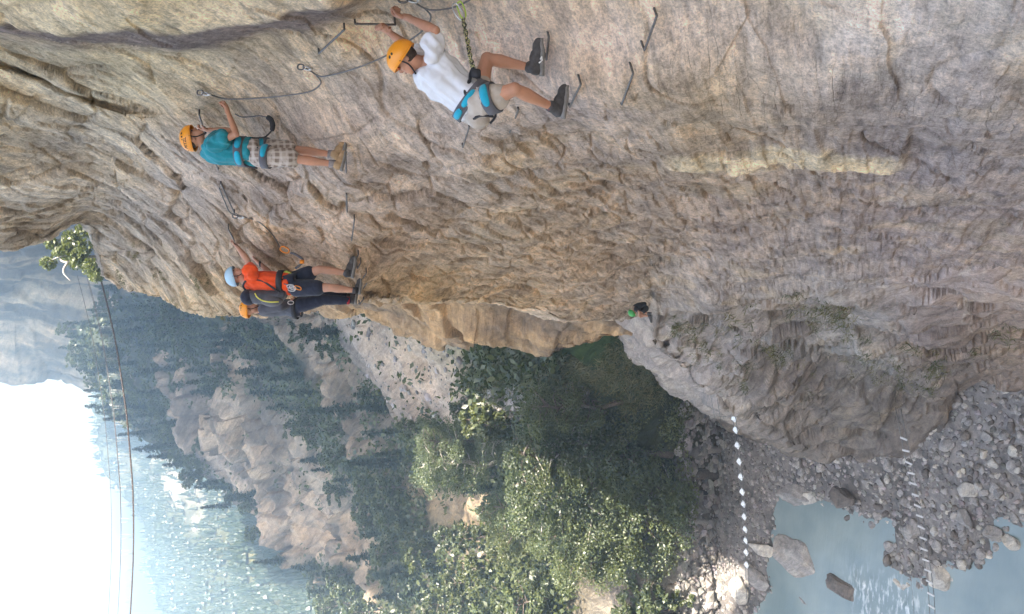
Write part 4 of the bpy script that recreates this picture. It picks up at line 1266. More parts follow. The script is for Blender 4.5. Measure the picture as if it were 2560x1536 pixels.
me = stone_mass('gravel_stones', np.stack([px, py, pz + 0.03], 1), 0.07 + 0.17 * r_.random(len(px)) ** 2.4, None, r_)
tag(obj('gravel_stones', me, M['pebble']), 'grey river gravel and small stones covering the bar', 'gravel', kind='stuff')
# scree and boulders lying on the slopes, as one mass
pts, szs = [], []
for k in list(range(3950)) + list(range(5200, 6700)):
    if k < 2600: X, Y = 1200 + 260 * r_.random(), 960 + 200 * r_.random()
    elif k < 3600: X, Y = 1690 + 220 * r_.random(), 1340 + 230 * r_.random()
    elif k < 5200: X, Y = 880 + 320 * r_.random(), 780 + 270 * r_.random()
    else: X, Y = 1690 + 230 * r_.random(), 1000 + 360 * r_.random()
    j = int(np.argmin(np.abs(ys_mid - Y))); i = int(np.argmin(np.abs(MX[:, j] - X)))
    if MQ[i, j][2] < -39.9 and k >= 3600: continue
    big = r_.random() ** 3
    pts.append(MQ[i, j] + MN[i, j] * 0.05); szs.append((0.25 + 0.8 * big) if k < 2600 else (0.12 + 0.5 * big) if k < 3600 or k >= 5200 else (0.08 + 0.45 * big ** 2))
me = stone_mass('scree', np.array(pts), np.array(szs), None, r_)
tag(obj('scree', me, M['pebble']), 'grey scree and broken boulders lying on the slope below the trees', 'scree', kind='stuff')

# ------------------------------------------------------------------ rope bridges
def cableparts(name, pts, rad, mat, root, n=5):
    return pyobj(name, [tube([p - np.array(root.location) for p in pts], rad, n)], mat, root)

def plank_proto(name, hx, hy, hz):
    v, f = boxmesh((0, 0, 0), (hx, 0, 0), (0, hy, 0), (0, 0, hz))
    me = bpy.data.meshes.new(name); me.from_pydata([tuple(map(float, q)) for q in v], [], f)
    return me

# high footbridge across the gorge
A = [W(X, Y, 57.0) for X, Y in ((250, 690), (255, 710), (272, 777), (293, 877), (314, 1015), (319, 1058), (326, 1138), (333, 1238), (334, 1369), (328, 1507), (318, 1640), (304, 1760))]
br = empty('footbridge', tuple(A[0]))
tag(br, 'thin dark suspension footbridge strung high across the gorge', 'bridge')
deck = spline(A, 12)
side = np.array((0.12, 1.0, 0)) * 0.22
cableparts('deck_cable', [p + side for p in deck], 0.035, M['deck'], br)
cableparts('deck_cable', [p - side for p in deck], 0.035, M['deck'], br)
cableparts('hand_cable', [p + side * 1.9 + np.array((0, 0, 0.78)) for p in deck], 0.018, M['steel'], br)
cableparts('hand_cable', [p - side * 1.9 + np.array((0, 0, 0.78)) for p in deck], 0.018, M['steel'], br)
cableparts('safety_cable', [p + np.array((0, 0, 1.35)) for p in deck], 0.016, M['steel'], br)
arc = np.cumsum([0] + [np.linalg.norm(deck[i + 1] - deck[i]) for i in range(len(deck) - 1)])
dk = np.array(deck)
def along(s): return np.array([np.interp(s, arc, dk[:, a]) for a in range(3)])
pm = plank_proto('plank', 0.13, 0.30, 0.03)
s = 0.3
k = 0
while s < arc[-1] - 0.3:
    p = along(s); t = along(s + 0.1) - along(s - 0.1)
    o = obj('plank', pm, M['deck'], br)
    o.location = p - np.array(br.location) + np.array((0, 0, 0.03)); o.rotation_euler = (0, -math.atan2(t[2], math.hypot(t[0], t[1])), math.atan2(t[1], t[0]))
    if k % 3 == 0:
        for sg in (-1, 1):
            pyobj('hanger', [tube([p + side * sg - np.array(br.location), p + side * 1.9 * sg + np.array((0, 0, 0.78)) - np.array(br.location)], 0.011, 5)], M['rail'], br)
    s += 0.36; k += 1

# low bridge of pale plates from the spur to the left bank
pp = [(1608, 65), (1620, 148), (1633, 260), (1647, 377), (1658, 487), (1668, 597), (1677, 685), (1683, 777), (1690, 868), (1693, 948), (1697, 1035), (1700, 1125)]
pl2 = [W(1280 + a / 2.898, 1024 + b_ / 2.898, 45.0 + 0.55 * k) for k, (a, b_) in enumerate(pp)]
b2 = empty('plank_bridge', tuple(pl2[0]))
tag(b2, 'low cable bridge with spaced white plates from the rock spur to the left bank', 'bridge')
tdir = pl2[-1] - pl2[0]; tdir[2] = 0; tdir /= np.linalg.norm(tdir)
sd = np.cross(tdir, (0, 0, 1.0))
pm2 = plank_proto('plank', 0.15, 0.17, 0.025)
for p in pl2:
    o = obj('plank', pm2, M['plank'], b2); o.location = p - np.array(b2.location); o.rotation_euler = (random.gauss(0, .05), random.gauss(0, .05), math.atan2(tdir[1], tdir[0]) + random.gauss(0, .06))
for n_, p in enumerate(pl2):
    if n_ % 2 == 0:
        for sg in (-1, 1):
            pyobj('hanger', [tube([p + sd * 0.15 * sg - np.array(b2.location), p + sd * 0.32 * sg + np.array((0, 0, 1.05)) - np.array(b2.location)], 0.006, 5)], M['cable'], b2)
ext = [pl2[0] - (pl2[1] - pl2[0]) * 2.0] + pl2 + [pl2[-1] + (pl2[-1] - pl2[-2]) * 3.0]
for sg in (-1, 1):
    cableparts('foot_cable', [p + sd * 0.15 * sg - np.array((0, 0, 0.02)) for p in ext], 0.020, M['cable'], b2)
    cableparts('hand_cable', [p + sd * 0.32 * sg + np.array((0, 0, 1.05)) for p in ext], 0.012, M['cable'], b2)
# lowest bridge, over the gravel bar
pp = [(983, 212), (1000, 300), (1020, 388), (1038, 463), (1053, 538), (1068, 620), (1085, 700), (1100, 773), (1112, 855), (1125, 935), (1133, 1015), (1145, 1093), (1160, 1168), (1170, 1250), (1180, 1340), (1185, 1430), (1190, 1520), (1194, 1610)]
pl3 = [W(1920 + a / 2.898, 1024 + b_ / 2.898, 38.0 + 0.12 * k) for k, (a, b_) in enumerate(pp)]
b3 = empty('ladder_bridge', tuple(pl3[0]))
tag(b3, 'ladder-like cable bridge of narrow white slats hanging over the gravel bar', 'bridge')
tdir = pl3[-1] - pl3[0]; tdir[2] = 0; tdir /= np.linalg.norm(tdir)
sd = np.cross(tdir, (0, 0, 1.0))
pm3 = plank_proto('plank', 0.042, 0.19, 0.02)
for p in pl3:
    o = obj('plank', pm3, M['slat'], b3); o.location = p - np.array(b3.location); o.rotation_euler = (random.gauss(0, .04), random.gauss(0, .04), math.atan2(tdir[1], tdir[0]) + random.gauss(0, .07))
ext = [pl3[0] - (pl3[1] - pl3[0]) * 2.5] + pl3
for sg in (-1, 1):
    cableparts('foot_cable', [p + sd * 0.15 * sg - np.array((0, 0, 0.02)) for p in ext], 0.018, M['cable'], b3)
cableparts('hand_cable', [p + sd * 0.05 + np.array((0, 0, 1.1)) for p in ext], 0.008, M['cable'], b3)
# ------------------------------------------------------------------ via ferrata: steel rungs, cable, anchors
UV = np.array((0, SP, CP)); FW = np.array((0, CP, -SP)); IR = -UV; ID = np.array((-1.0, 0, 0))

def unit(v):
    v = np.asarray(v, float)
    return v / (np.linalg.norm(v) + 1e-12)

def rung(pix, out, label, rad=0.011):
    """steel staple: legs into the rock at both ends of a bar that stands off the wall"""
    (xa, ya), (xb, yb) = pix
    a, na, _ = wall_pix(xa, ya); b_, nb, _ = wall_pix(xb, yb)
    n = unit(na + nb)
    n = unit(n + np.array((-0.5, 0, 0)))
    # stand the bar off so that it projects to the given pixels
    def at(X, Y, q):
        d0 = q[1] * CP - q[2] * SP
        return W(X, Y, d0 - out)
    A, B = at(xa, ya, a), at(xb, yb, b_)
    go = np.array((0.9, 0.55, -0.05))
    pts = [A + unit(go) * (out + 0.18), A + unit(go) * 0.03, A + (B - A) * 0.06, A + (B - A) * 0.5, B + (A - B) * 0.06, B + unit(go) * 0.03, B + unit(go) * (out + 0.18)]
    o = pyobj('rung', [tube(spline(pts, 4), rad, 8)], M['steel'])
    return tag(o, label, 'rung', 'steel rungs of the climbing route')

RUNGS = [(((861, 74), (797, 134)), .12, 'bent steel rung standing off the wall left of the gripped one'),
         (((888, 60), (988, 62)), .12, 'steel rung gripped by the climber in the white shirt'),
         (((1642, 40), (1611, 126)), .10, 'long bare steel rung low on the bright wall right of all climbers'),
         (((1583, 184), (1554, 262)), .10, 'bare steel rung below the white-shirted climber, nearer his boots'),
         (((1452, 211), (1424, 268)), .10, 'steel rung under the lower boot of the white-shirted climber'),
         (((1372, 92), (1366, 150)), .06, 'steel rung behind the upper boot of the white-shirted climber'),
         (((1296, 275), (1274, 332)), .10, 'steel rung hanging free beneath the turquoise harness'),
         (((1173, 317), (1157, 369)), .10, 'grey rung left of the harness tail, under the white shirt'),
         (((498, 287), (511, 330)), .12, 'dark rung held by the teal-shirted climber near his chin'),
         (((534, 398), (546, 425)), .12, 'small dark rung behind the back of the teal shirt'),
         (((552, 459), (586, 533)), .12, 'dark rung on the wall between the teal and orange shirts'),
         (((571, 574), (588, 606)), .10, 'rung held by the outstretched hand of the orange-shirted climber'),
         (((864, 372), (866, 432)), .10, 'foot rung under the tan shoes of the teal-shirted climber'),
         (((866, 488), (868, 530)), .10, 'short foot rung midway between the two groups of climbers'),
         (((886, 550), (879, 602)), .10, 'slanted foot rung just before the orange-shirted climber'),
         (((896, 636), (888, 655)), .10, 'foot rung under the front foot of the orange-shirted climber'),
         (((902, 657), (893, 672)), .10, 'small rung between the feet of the orange-shirted climber'),
         (((916, 683), (904, 700)), .10, 'foot rung under the rear foot of the orange-shirted climber'),
         (((918, 707), (908, 722)), .10, 'small rung behind the heel of the orange-shirted climber'),
         (((909, 748), (898, 762)), .10, 'foot rung under the climber with black trousers')]
for pix, out, lab in RUNGS:
    rung(pix, out, lab, 0.0095)

def wp(X, Y, out=0.06):
    q, n, d = wall_pix(X, Y)
    return W(X, Y, d - out)
def cable_run(pix, label, rad=0.0075, out=0.07):
    pts = [wp(*q[:2], q[2] if len(q) > 2 else out) for q in pix]
    return tag(pyobj('steel_cable', [tube(spline(pts, 6), rad, 7)], M['cable']), label, 'cable', 'safety cable of the climbing route')
cable_run([(1215, -30), (1171, 2), (1133, 19), (1088, 26), (1061, 21), (1037, 7), (1010, -8)], 'safety cable sagging along the upper picture edge with carabiners clipped on')
cable_run([(1061, 21), (1076, 38), (1073, 57), (1052, 81), (1026, 100), (969, 138), (881, 174), (812, 191), (792, 188), (778, 179), (764, 172)], 'safety cable running behind the white-shirted climber to the middle anchor')
cable_run([(790, 187), (802, 208), (778, 228), (726, 238), (657, 245), (600, 248), (559, 247), (528, 238), (508, 232)], 'safety cable looping from the middle anchor to the teal-shirted climber')
cable_run([(548, 470), (562, 505), (580, 535), (634, 549), (663, 568), (687, 595), (700, 620)], 'thin safety cable running behind the teal shirt towards the orange shirt')

def closed_loop(c, ux, uy, w, h, rad, n=22, sq=2.6):
    pts = []
    for k in range(n + 1):
        a = 2 * math.pi * k / n
        cx, cy = math.cos(a), math.sin(a)
        pts.append(np.asarray(c) + ux * w * math.copysign(abs(cx) ** (2 / sq), cx) + uy * h * math.copysign(abs(cy) ** (2 / sq), cy))
    return tube(pts, rad, 6, cap=False)
def anchor(X, Y, label, s=1.0):
    c = wp(X, Y, 0.05)
    root = empty('anchor', tuple(c))
    tag(root, label, 'anchor', 'cable anchors')
    pyobj('eye_bolt', [closed_loop((0, 0, 0), IR, ID, 0.035 * s, 0.03 * s, 0.009 * s), tube([ID * -0.03, ID * -0.16 + FW * .12], 0.010 * s, 7)], M['steel'], root)
    pyobj('clamp', [closed_loop(IR * 0.06 * s + ID * 0.012, unit(IR + ID * .3), unit(ID - IR * .3), 0.045 * s, 0.016 * s, 0.006 * s), boxmesh(IR * 0.11 * s + ID * 0.02, IR * 0.018, ID * 0.012, FW * 0.012)], M['steelb'], root)
M['steelb'] = plain('bright_steel', (0.55, 0.54, 0.53), 0.3, 0.9, 0.1, 40)
anchor(752, 168, 'steel eye bolt anchor where the cable turns in the middle of the bright wall', 0.85)
anchor(500, 232, 'steel anchor shackle above the raised hand of the teal-shirted climber', 0.85)
anchor(1008, -4, 'steel anchor with cable clamp at the upper picture edge', 1.2)
anchor(588, 540, 'small anchor on the wall above the orange-shirted climber', 1.0)

# ------------------------------------------------------------------ people
def skin_mat(name, rgb):
    mt, nt, b = mat_new(name)
    tc = N(nt, 'ShaderNodeNewGeometry')
    nz = N(nt, 'ShaderNodeTexNoise', Scale=9.0, Detail=4.0)
    nt.links.new(tc.outputs['Position'], nz.inputs['Vector'])
    c = ramp(nt, nz.outputs[0], [(0.3, tuple(x * 0.86 for x in rgb)), (0.7, (rgb[0] * 1.1, rgb[1] * 1.06, rgb[2] * 1.04))])
    nt.links.new(c, b.inputs['Base Color'])
    b.inputs['Roughness'].default_value = 0.55
    b.inputs['Subsurface Weight'].default_value = 0.12
    b.inputs['Subsurface Radius'].default_value = (0.02, 0.008, 0.004)
    return mt
def cloth_mat(name, rgb, vary=0.12, check=None):
    mt, nt, b = mat_new(name)
    geo = N(nt, 'ShaderNodeNewGeometry')
    nz = N(nt, 'ShaderNodeTexNoise', Scale=14.0, Detail=5.0)
    nt.links.new(geo.outputs['Position'], nz.inputs['Vector'])
    c = ramp(nt, nz.outputs[0], [(0.3, tuple(x * (1 - vary) for x in rgb)), (0.7, tuple(min(1, x * (1 + vary)) for x in rgb))])
    if check:
        for dr, sc_ in (('X', 5.5), ('Z', 5.0), ('Y', 4.5)):
            wv = N(nt, 'ShaderNodeTexWave', Scale=sc_, Distortion=1.2, bands_direction=dr)
            nt.links.new(geo.outputs['Position'], wv.inputs['Vector'])
            m2 = ramp(nt, wv.outputs[1], [(0.55, (0, 0, 0)), (0.8, (0.55, 0.55, 0.55))])
            c = mixrgb(nt, 'MIX', m2, c, (*check, 1))
    nt.links.new(c, b.inputs['Base Color'])
    b.inputs['Roughness'].default_value = 0.85
    b.inputs['Specular IOR Level'].default_value = 0.2
    b.inputs['Sheen Weight'].default_value = 0.15
    n2 = N(nt, 'ShaderNodeTexNoise', Scale=55.0, Detail=3.0)
    nt.links.new(geo.outputs['Position'], n2.inputs['Vector'])
    bp = N(nt, 'ShaderNodeBump', Strength=0.15, Distance=0.006)
    nt.links.new(n2.outputs[0], bp.inputs['Height'])
    nt.links.new(bp.outputs[0], b.inputs['Normal'])
    return mt
M['skin'] = skin_mat('tanned_skin', (0.47, 0.235, 0.145))
M['skin2'] = skin_mat('fair_skin', (0.50, 0.27, 0.18))
M['white'] = cloth_mat('white_cotton', (0.62, 0.63, 0.66), 0.05)
M['teal'] = cloth_mat('teal_cotton', (0.012, 0.22, 0.27), 0.15)
M['orange'] = cloth_mat('orange_shirt_cloth', (0.80, 0.088, 0.018), 0.1)
M['khaki'] = cloth_mat('khaki_cloth', (0.44, 0.385, 0.33), 0.1)
M['plaid'] = cloth_mat('plaid_cloth', (0.20, 0.15, 0.12), 0.2, (0.52, 0.46, 0.40))
M['navy'] = cloth_mat('dark_navy_cloth', (0.020, 0.024, 0.042), 0.25)
M['charcoal'] = cloth_mat('charcoal_cloth', (0.075, 0.080, 0.098), 0.2)
M['black'] = plain('black_webbing', (0.022, 0.022, 0.026), 0.7, 0, 0.25, 40)
M['greypad'] = cloth_mat('grey_padding', (0.10, 0.098, 0.11), 0.15)
M['turq'] = cloth_mat('turquoise_padding', (0.010, 0.33, 0.47), 0.1)
M['helmet'] = plain('orange_helmet_shell', (0.80, 0.300, 0.018), 0.38, 0, 0.05, 8, spec=0.5)
M['helmetblue'] = plain('pale_blue_helmet_shell', (0.34, 0.50, 0.62), 0.4, 0, 0.05, 8)
M['helmetgreen'] = plain('green_helmet_shell', (0.08, 0.42, 0.11), 0.4, 0, 0.05, 8)
M['darkvent'] = plain('vent_hole', (0.035, 0.028, 0.022), 0.8, 0, 0.1, 8)
M['boot'] = plain('dark_boot_leather', (0.060, 0.056, 0.056), 0.75, 0, 0.3, 35, 0.3)
M['sole'] = plain('grey_rubber_sole', (0.20, 0.19, 0.18), 0.8, 0, 0.2, 30)
M['tanshoe'] = plain('tan_suede', (0.36, 0.24, 0.13), 0.85, 0, 0.2, 30)
M['red'] = plain('red_sock_wool', (0.33, 0.015, 0.025), 0.9, 0, 0.2, 60)
M['greysock'] = plain('grey_sock_wool', (0.22, 0.19, 0.18), 0.9, 0, 0.2, 60)
M['hair'] = plain('dark_brown_hair', (0.045, 0.030, 0.022), 0.75, 0, 0.4, 90, 0.4)
M['orangemetal'] = plain('orange_anodised', (0.80, 0.26, 0.02), 0.35, 0.4, 0.1, 20)
M['yellowtrim'] = plain('yellow_piping', (0.72, 0.68, 0.10), 0.6, 0, 0.1, 20)
M['limetape'] = plain('lime_tape', (0.52, 0.70, 0.10), 0.6, 0, 0.15, 60)
M['lens'] = plain('orange_mirror_lens', (0.75, 0.20, 0.05), 0.15, 0.6, 0.3, 30)
# rope: black with yellow flecks
mt, nt, b = mat_new('flecked_rope')
geo = N(nt, 'ShaderNodeNewGeometry')
vz = N(nt, 'ShaderNodeTexVoronoi', Scale=110.0)
nt.links.new(geo.outputs['Position'], vz.inputs['Vector'])
nt.links.new(ramp(nt, vz.outputs['Color'], [(0.52, (0.03, 0.03, 0.028)), (0.62, (0.42, 0.40, 0.17))]), b.inputs['Base Color'])
b.inputs['Roughness'].default_value = 0.85
M['rope'] = mt

def sphere_piece(c, A, n=12, m_=8):
    """ellipsoid with half-axis vectors A[0..2]"""
    c = np.asarray(c, float); A = np.asarray(A, float)
    vs = [c + A[2]]
    for i in range(1, m_):
        t = math.pi * i / m_
        for k in range(n):
            a = 2 * math.pi * k / n
            vs.append(c + A[0] * math.sin(t) * math.cos(a) + A[1] * math.sin(t) * math.sin(a) + A[2] * math.cos(t))
    vs.append(c - A[2])
    fs = [(0, 1 + k, 1 + (k + 1) % n) for k in range(n)]
    for i in range(m_ - 2):
        for k in range(n):
            a, b_ = 1 + i * n + k, 1 + i * n + (k + 1) % n
            fs.append((a, a + n, b_ + n, b_))
    l = 1 + (m_ - 2) * n
    fs += [(l + (k + 1) % n, l + k, len(vs) - 1) for k in range(n)]
    return vs, fs
def ball(c, r): return sphere_piece(c, np.eye(3) * r)
def chain(nodes, n=12):
    """limb: tapered tube with a ball at every joint"""
    out = []
    for (p, r) in nodes: out.append(ball(p, r))
    out.append(tube([p for p, r in nodes], [r for p, r in nodes], n))
    return out
def loft(rings, n=20):
    vs, fs = [], []
    for c, a, b_ in rings:
        for k in range(n):
            t = 2 * math.pi * k / n
            vs.append(np.asarray(c) + np.asarray(a) * math.cos(t) + np.asarray(b_) * math.sin(t))
    for i in range(len(rings) - 1):
        for k in range(n):
            k2 = (k + 1) % n
            fs.append((i * n + k, i * n + k2, (i + 1) * n + k2, (i + 1) * n + k))
    fs.append(tuple(range(n - 1, -1, -1))); fs.append(tuple((len(rings) - 1) * n + k for k in range(n)))
    return vs, fs

def fused(name, pieces, mat, parent=None, voxel=0.012, smooth=4, wrinkle=0.0, wscale=14.0, wseed=0, waxis=None):
    """pieces grown together into one continuous surface"""
    tmp = pyobj('tmp', pieces, None)
    bm = bmesh.new(); bm.from_mesh(tmp.data); bmesh.ops.recalc_face_normals(bm, faces=bm.faces); bm.to_mesh(tmp.data); bm.free()
    md = tmp.modifiers.new('r', 'REMESH'); md.mode = 'VOXEL'; md.voxel_size = voxel; md.use_smooth_shade = True
    if smooth:
        ms = tmp.modifiers.new('s', 'SMOOTH'); ms.factor = 0.5; ms.iterations = smooth
    dg = bpy.context.evaluated_depsgraph_get()
    me = bpy.data.meshes.new_from_object(tmp.evaluated_get(dg))
    old = tmp.data
    bpy.data.objects.remove(tmp); bpy.data.meshes.remove(old)
    me.name = name
    me.materials.clear()
    if wrinkle:
        n = len(me.vertices)
        co = np.empty(n * 3, np.float32); me.vertices.foreach_get('co', co); co = co.reshape(-1, 3).astype(float)
        no = np.empty(n * 3, np.float32); me.vertices.foreach_get('normal', no); no = no.reshape(-1, 3)
        q = co.copy()
        if waxis is not None:
            Fm = frame_for(waxis); q = q @ Fm.T * np.array((1.0, 1.0, 0.35))
        co += no * (wrinkle * (ridged(q * wscale * 0.6, 2, seed=wseed) - 0.3) + wrinkle * 0.8 * fbm(q * wscale, 2, seed=wseed + 3))[:, None]
        me.vertices.foreach_set('co', co.astype(np.float32).ravel())
    me.polygons.foreach_set('use_smooth', [True] * len(me.polygons))
    me.update()
    return obj(name, me, mat, parent)

def hand(wrist, d, nrm, side, curl=0.8, s=1.0):
    """palm, four unequal bent fingers and a thumb leaving the side of the palm"""
    d, nrm = unit(d), unit(nrm)
    side = unit(np.asarray(side) - d * np.dot(side, d)); nrm = unit(nrm - d * np.dot(nrm, d) - side * np.dot(nrm, side))
    out = [sphere_piece(wrist + d * 0.052 * s, [side * 0.044 * s, nrm * 0.017 * s, d * 0.058 * s])]
    out += chain([(wrist - d * .02 * s, 0.026 * s), (wrist + d * 0.03 * s, 0.024 * s)])
    for i, (o_, ln) in enumerate(((0.031, 0.066), (0.0105, 0.078), (-0.0105, 0.073), (-0.030, 0.055))):
        p = wrist + d * 0.092 * s + side * o_ * s
        nodes = [(wrist + d * 0.06 * s + side * o_ * 0.8 * s, 0.011 * s), (p, 0.0105 * s)]
        an = curl * 0.5
        for fr in (0.45, 0.30, 0.25):
            p = p + (d * math.cos(an) + nrm * math.sin(an) + side * o_ * 1.5) * ln * fr * s
            nodes.append((p, 0.0095 * s)); an += curl
        out += chain(nodes, 8)
    p0 = wrist + d * 0.022 * s + side * 0.032 * s
    p1 = p0 + (d * 0.6 + side * 0.62 + nrm * 0.35) * 0.04 * s
    p2 = p1 + (d * 0.75 + side * 0.1 + nrm * 0.7 * curl) * 0.034 * s
    out += chain([(p0, 0.014 * s), (p1, 0.012 * s), (p2, 0.0105 * s)], 8)
    return out

def head_pieces(c, up, fwd, s=1.0):
    up, fwd = unit(up), unit(fwd); fwd = unit(fwd - up * np.dot(up, fwd)); rt = np.cross(fwd, up)
    o = [sphere_piece(c + up * 0.02 * s, [rt * 0.076 * s, fwd * 0.097 * s, up * 0.105 * s], 18, 12),
         sphere_piece(c - up * 0.055 * s + fwd * 0.035 * s, [rt * 0.056 * s, fwd * 0.058 * s, up * 0.062 * s], 16, 10),
         sphere_piece(c - up * 0.100 * s + fwd * 0.066 * s, [rt * 0.024 * s, fwd * 0.020 * s, up * 0.018 * s]),
         sphere_piece(c - up * 0.022 * s + fwd * 0.100 * s, [rt * 0.015 * s, fwd * 0.024 * s, up * 0.020 * s]),
         sphere_piece(c + up * 0.004 * s + fwd * 0.090 * s, [rt * 0.010 * s, fwd * 0.016 * s, up * 0.030 * s]),
         sphere_piece(c + up * 0.024 * s + fwd * 0.082 * s, [rt * 0.050 * s, fwd * 0.014 * s, up * 0.010 * s]),
         sphere_piece(c - up * 0.062 * s + fwd * 0.086 * s, [rt * 0.024 * s, fwd * 0.014 * s, up * 0.009 * s])]
    for sg in (-1, 1):
        o.append(sphere_piece(c - up * 0.012 * s - fwd * 0.008 * s + rt * 0.080 * s * sg, [rt * 0.012 * s, fwd * 0.022 * s, up * 0.034 * s]))
        o.append(sphere_piece(c - up * 0.030 * s + fwd * 0.070 * s + rt * 0.036 * s * sg, [rt * 0.022 * s, fwd * 0.02 * s, up * 0.022 * s]))
    return o, up, fwd, rt

def face_parts(root, c, up, fwd, rt, s=1.0):
    for sg in (-1, 1):
        pyobj('eye', [sphere_piece(c + up * 0.005 * s + fwd * 0.084 * s + rt * 0.033 * s * sg, [rt * 0.013 * s, fwd * 0.009 * s, up * 0.007 * s])], M['darkvent'], root)
    pyobj('mouth', [sphere_piece(c - up * 0.063 * s + fwd * 0.094 * s, [rt * 0.022 * s, fwd * 0.008 * s, up * 0.004 * s])], M['lip'], root)
M['lip'] = plain('lips', (0.28, 0.07, 0.06), 0.5, 0, 0.1, 10)

def helmet(root, c, up, fwd, rt, mat, s=1.0, vents=True, text=None, name='helmet'):
    up, fwd, rt = unit(up), unit(fwd), unit(rt)
    o_ = c + up * 0.030 * s
    Wd, Ln, H = 0.114 * s, 0.136 * s, 0.118 * s
    def dome(az, th, k=1.0):
        r_ = math.sin(th)
        bul = 1.0 + 0.03 * math.cos(2 * az)
        return o_ + up * H * k * math.cos(th) + (fwd * Ln * math.cos(az) + rt * Wd * math.sin(az)) * r_ * k * bul
    def rim(az):
        return 1.66 + 0.16 * (0.5 - 0.5 * math.cos(az)) + (0.10 * math.sin(az) ** 2)
    vs, fs = [], []
    n, m_ = 40, 14
    for k_, dz in ((1.0, 0), (0.93, 0)):
        for i in range(m_ + 1):
            for a in range(n):
                az = 2 * math.pi * a / n
                vs.append(dome(az, max(0.02, rim(az) * i / m_), k_))
    def id_(l, i, a): return l * (m_ + 1) * n + i * n + a % n
    for i in range(m_):
        for a in range(n):
            fs.append((id_(0, i, a), id_(0, i + 1, a), id_(0, i + 1, a + 1), id_(0, i, a + 1)))
            fs.append((id_(1, i, a), id_(1, i, a + 1), id_(1, i + 1, a + 1), id_(1, i + 1, a)))
    for a in range(n):
        fs.append((id_(0, m_, a), id_(1, m_, a), id_(1, m_, a + 1), id_(0, m_, a + 1)))
    fs.append(tuple(id_(0, 0, a) for a in range(n)))
    h = pyobj(name, [(vs, fs)], mat, root)
    rp = [dome(2 * math.pi * a / 40, rim(2 * math.pi * a / 40), 1.0) for a in range(41)]
    pyobj('rim', [tube(rp, 0.0045 * s, 6, cap=False)], mat, h)
    if vents:
        for az, th, w, hh in ((1.05, 0.95, .20, .12), (1.38, 0.98, .16, .11), (1.66, 1.0, .10, .09), (2.35, 1.28, .13, .05), (0.42, 0.85, .14, .10), (5.2, 0.95, .2, .12), (4.9, 0.98, .16, .11), (3.14, 1.0, .16, .08), (2.75, 1.35, .08, .05)):
            vv = [dome(az, th, 1.006)]
            for a in range(12):
                t = 2 * math.pi * a / 12
                vv.append(dome(az + w * 0.62 * math.cos(t), th + hh * math.sin(t), 1.006))
            pyobj('vent', [(vv, [(0, 1 + a, 1 + (a + 1) % 12) for a in range(12)])], M['darkvent'], h)
    if text:
        cu = bpy.data.curves.new('lettering', 'FONT'); cu.body = text; cu.size = 0.045 * s; cu.align_x = 'CENTER'; cu.offset = 0.0012
        to = bpy.data.objects.new('t', cu); COL.objects.link(to)
        me = bpy.data.meshes.new_from_object(to.evaluated_get(bpy.context.evaluated_depsgraph_get()))
        bpy.data.objects.remove(to)
        for v_ in me.vertices:
            x, y = v_.co.x, v_.co.y
            v_.co = Vector(dome(1.95 - x / (0.125 * s), 1.42 - y / (0.118 * s), 1.008))
        me.materials.clear()
        obj('lettering', me, M['darkvent'], h)
    # chin strap
    for sg in (-1, 1):
        a = c + rt * 0.088 * s * sg - up * 0.0 * s
        pyobj('chin_strap', [tube(spline([dome(math.pi / 2 * sg - 0.25 * sg, 1.7, 0.97), c + rt * 0.078 * s * sg - up * 0.055 * s + fwd * 0.02 * s, c + rt * 0.03 * s * sg - up * 0.122 * s + fwd * 0.05 * s, c - up * 0.128 * s + fwd * 0.06 * s], 5), 0.006 * s, 6)], M['black'], h)
    return h

def band(c, a, b_, ax, w, th, a0=0.0, a1=2 * math.pi, n=36, bow=0.0):
    """strap round an oval with half-axes a, b, width w along ax, thickness th"""
    c, a, b_, ax = (np.asarray(q, float) for q in (c, a, b_, unit(ax)))
    vs, fs = [], []
    full = abs(a1 - a0) > 6.27
    m_ = n if full else n + 1
    for k in range(m_):
        t = a0 + (a1 - a0) * k / n
        o_ = a * math.cos(t) + b_ * math.sin(t)
        u = unit(o_)
        taper = 1.0 if full else (0.35 + 0.65 * math.sin(math.pi * k / n) ** 0.4)
        for (dr, da) in ((0, -1), (0, 1), (th, 0.9), (th, -0.9)):
            vs.append(c + o_ + u * dr + ax * da * w / 2 * taper + ax * bow * math.sin(t))
    for k in range(m_ if full else m_ - 1):
        k2 = (k + 1) % m_
        for q in range(4):
            q2 = (q + 1) % 4
            fs.append((k * 4 + q, k * 4 + q2, k2 * 4 + q2, k2 * 4 + q))
    if not full:
        fs.append((0, 1, 2, 3)); fs.append(tuple((m_ - 1) * 4 + q for q in (3, 2, 1, 0)))
    return vs, fs

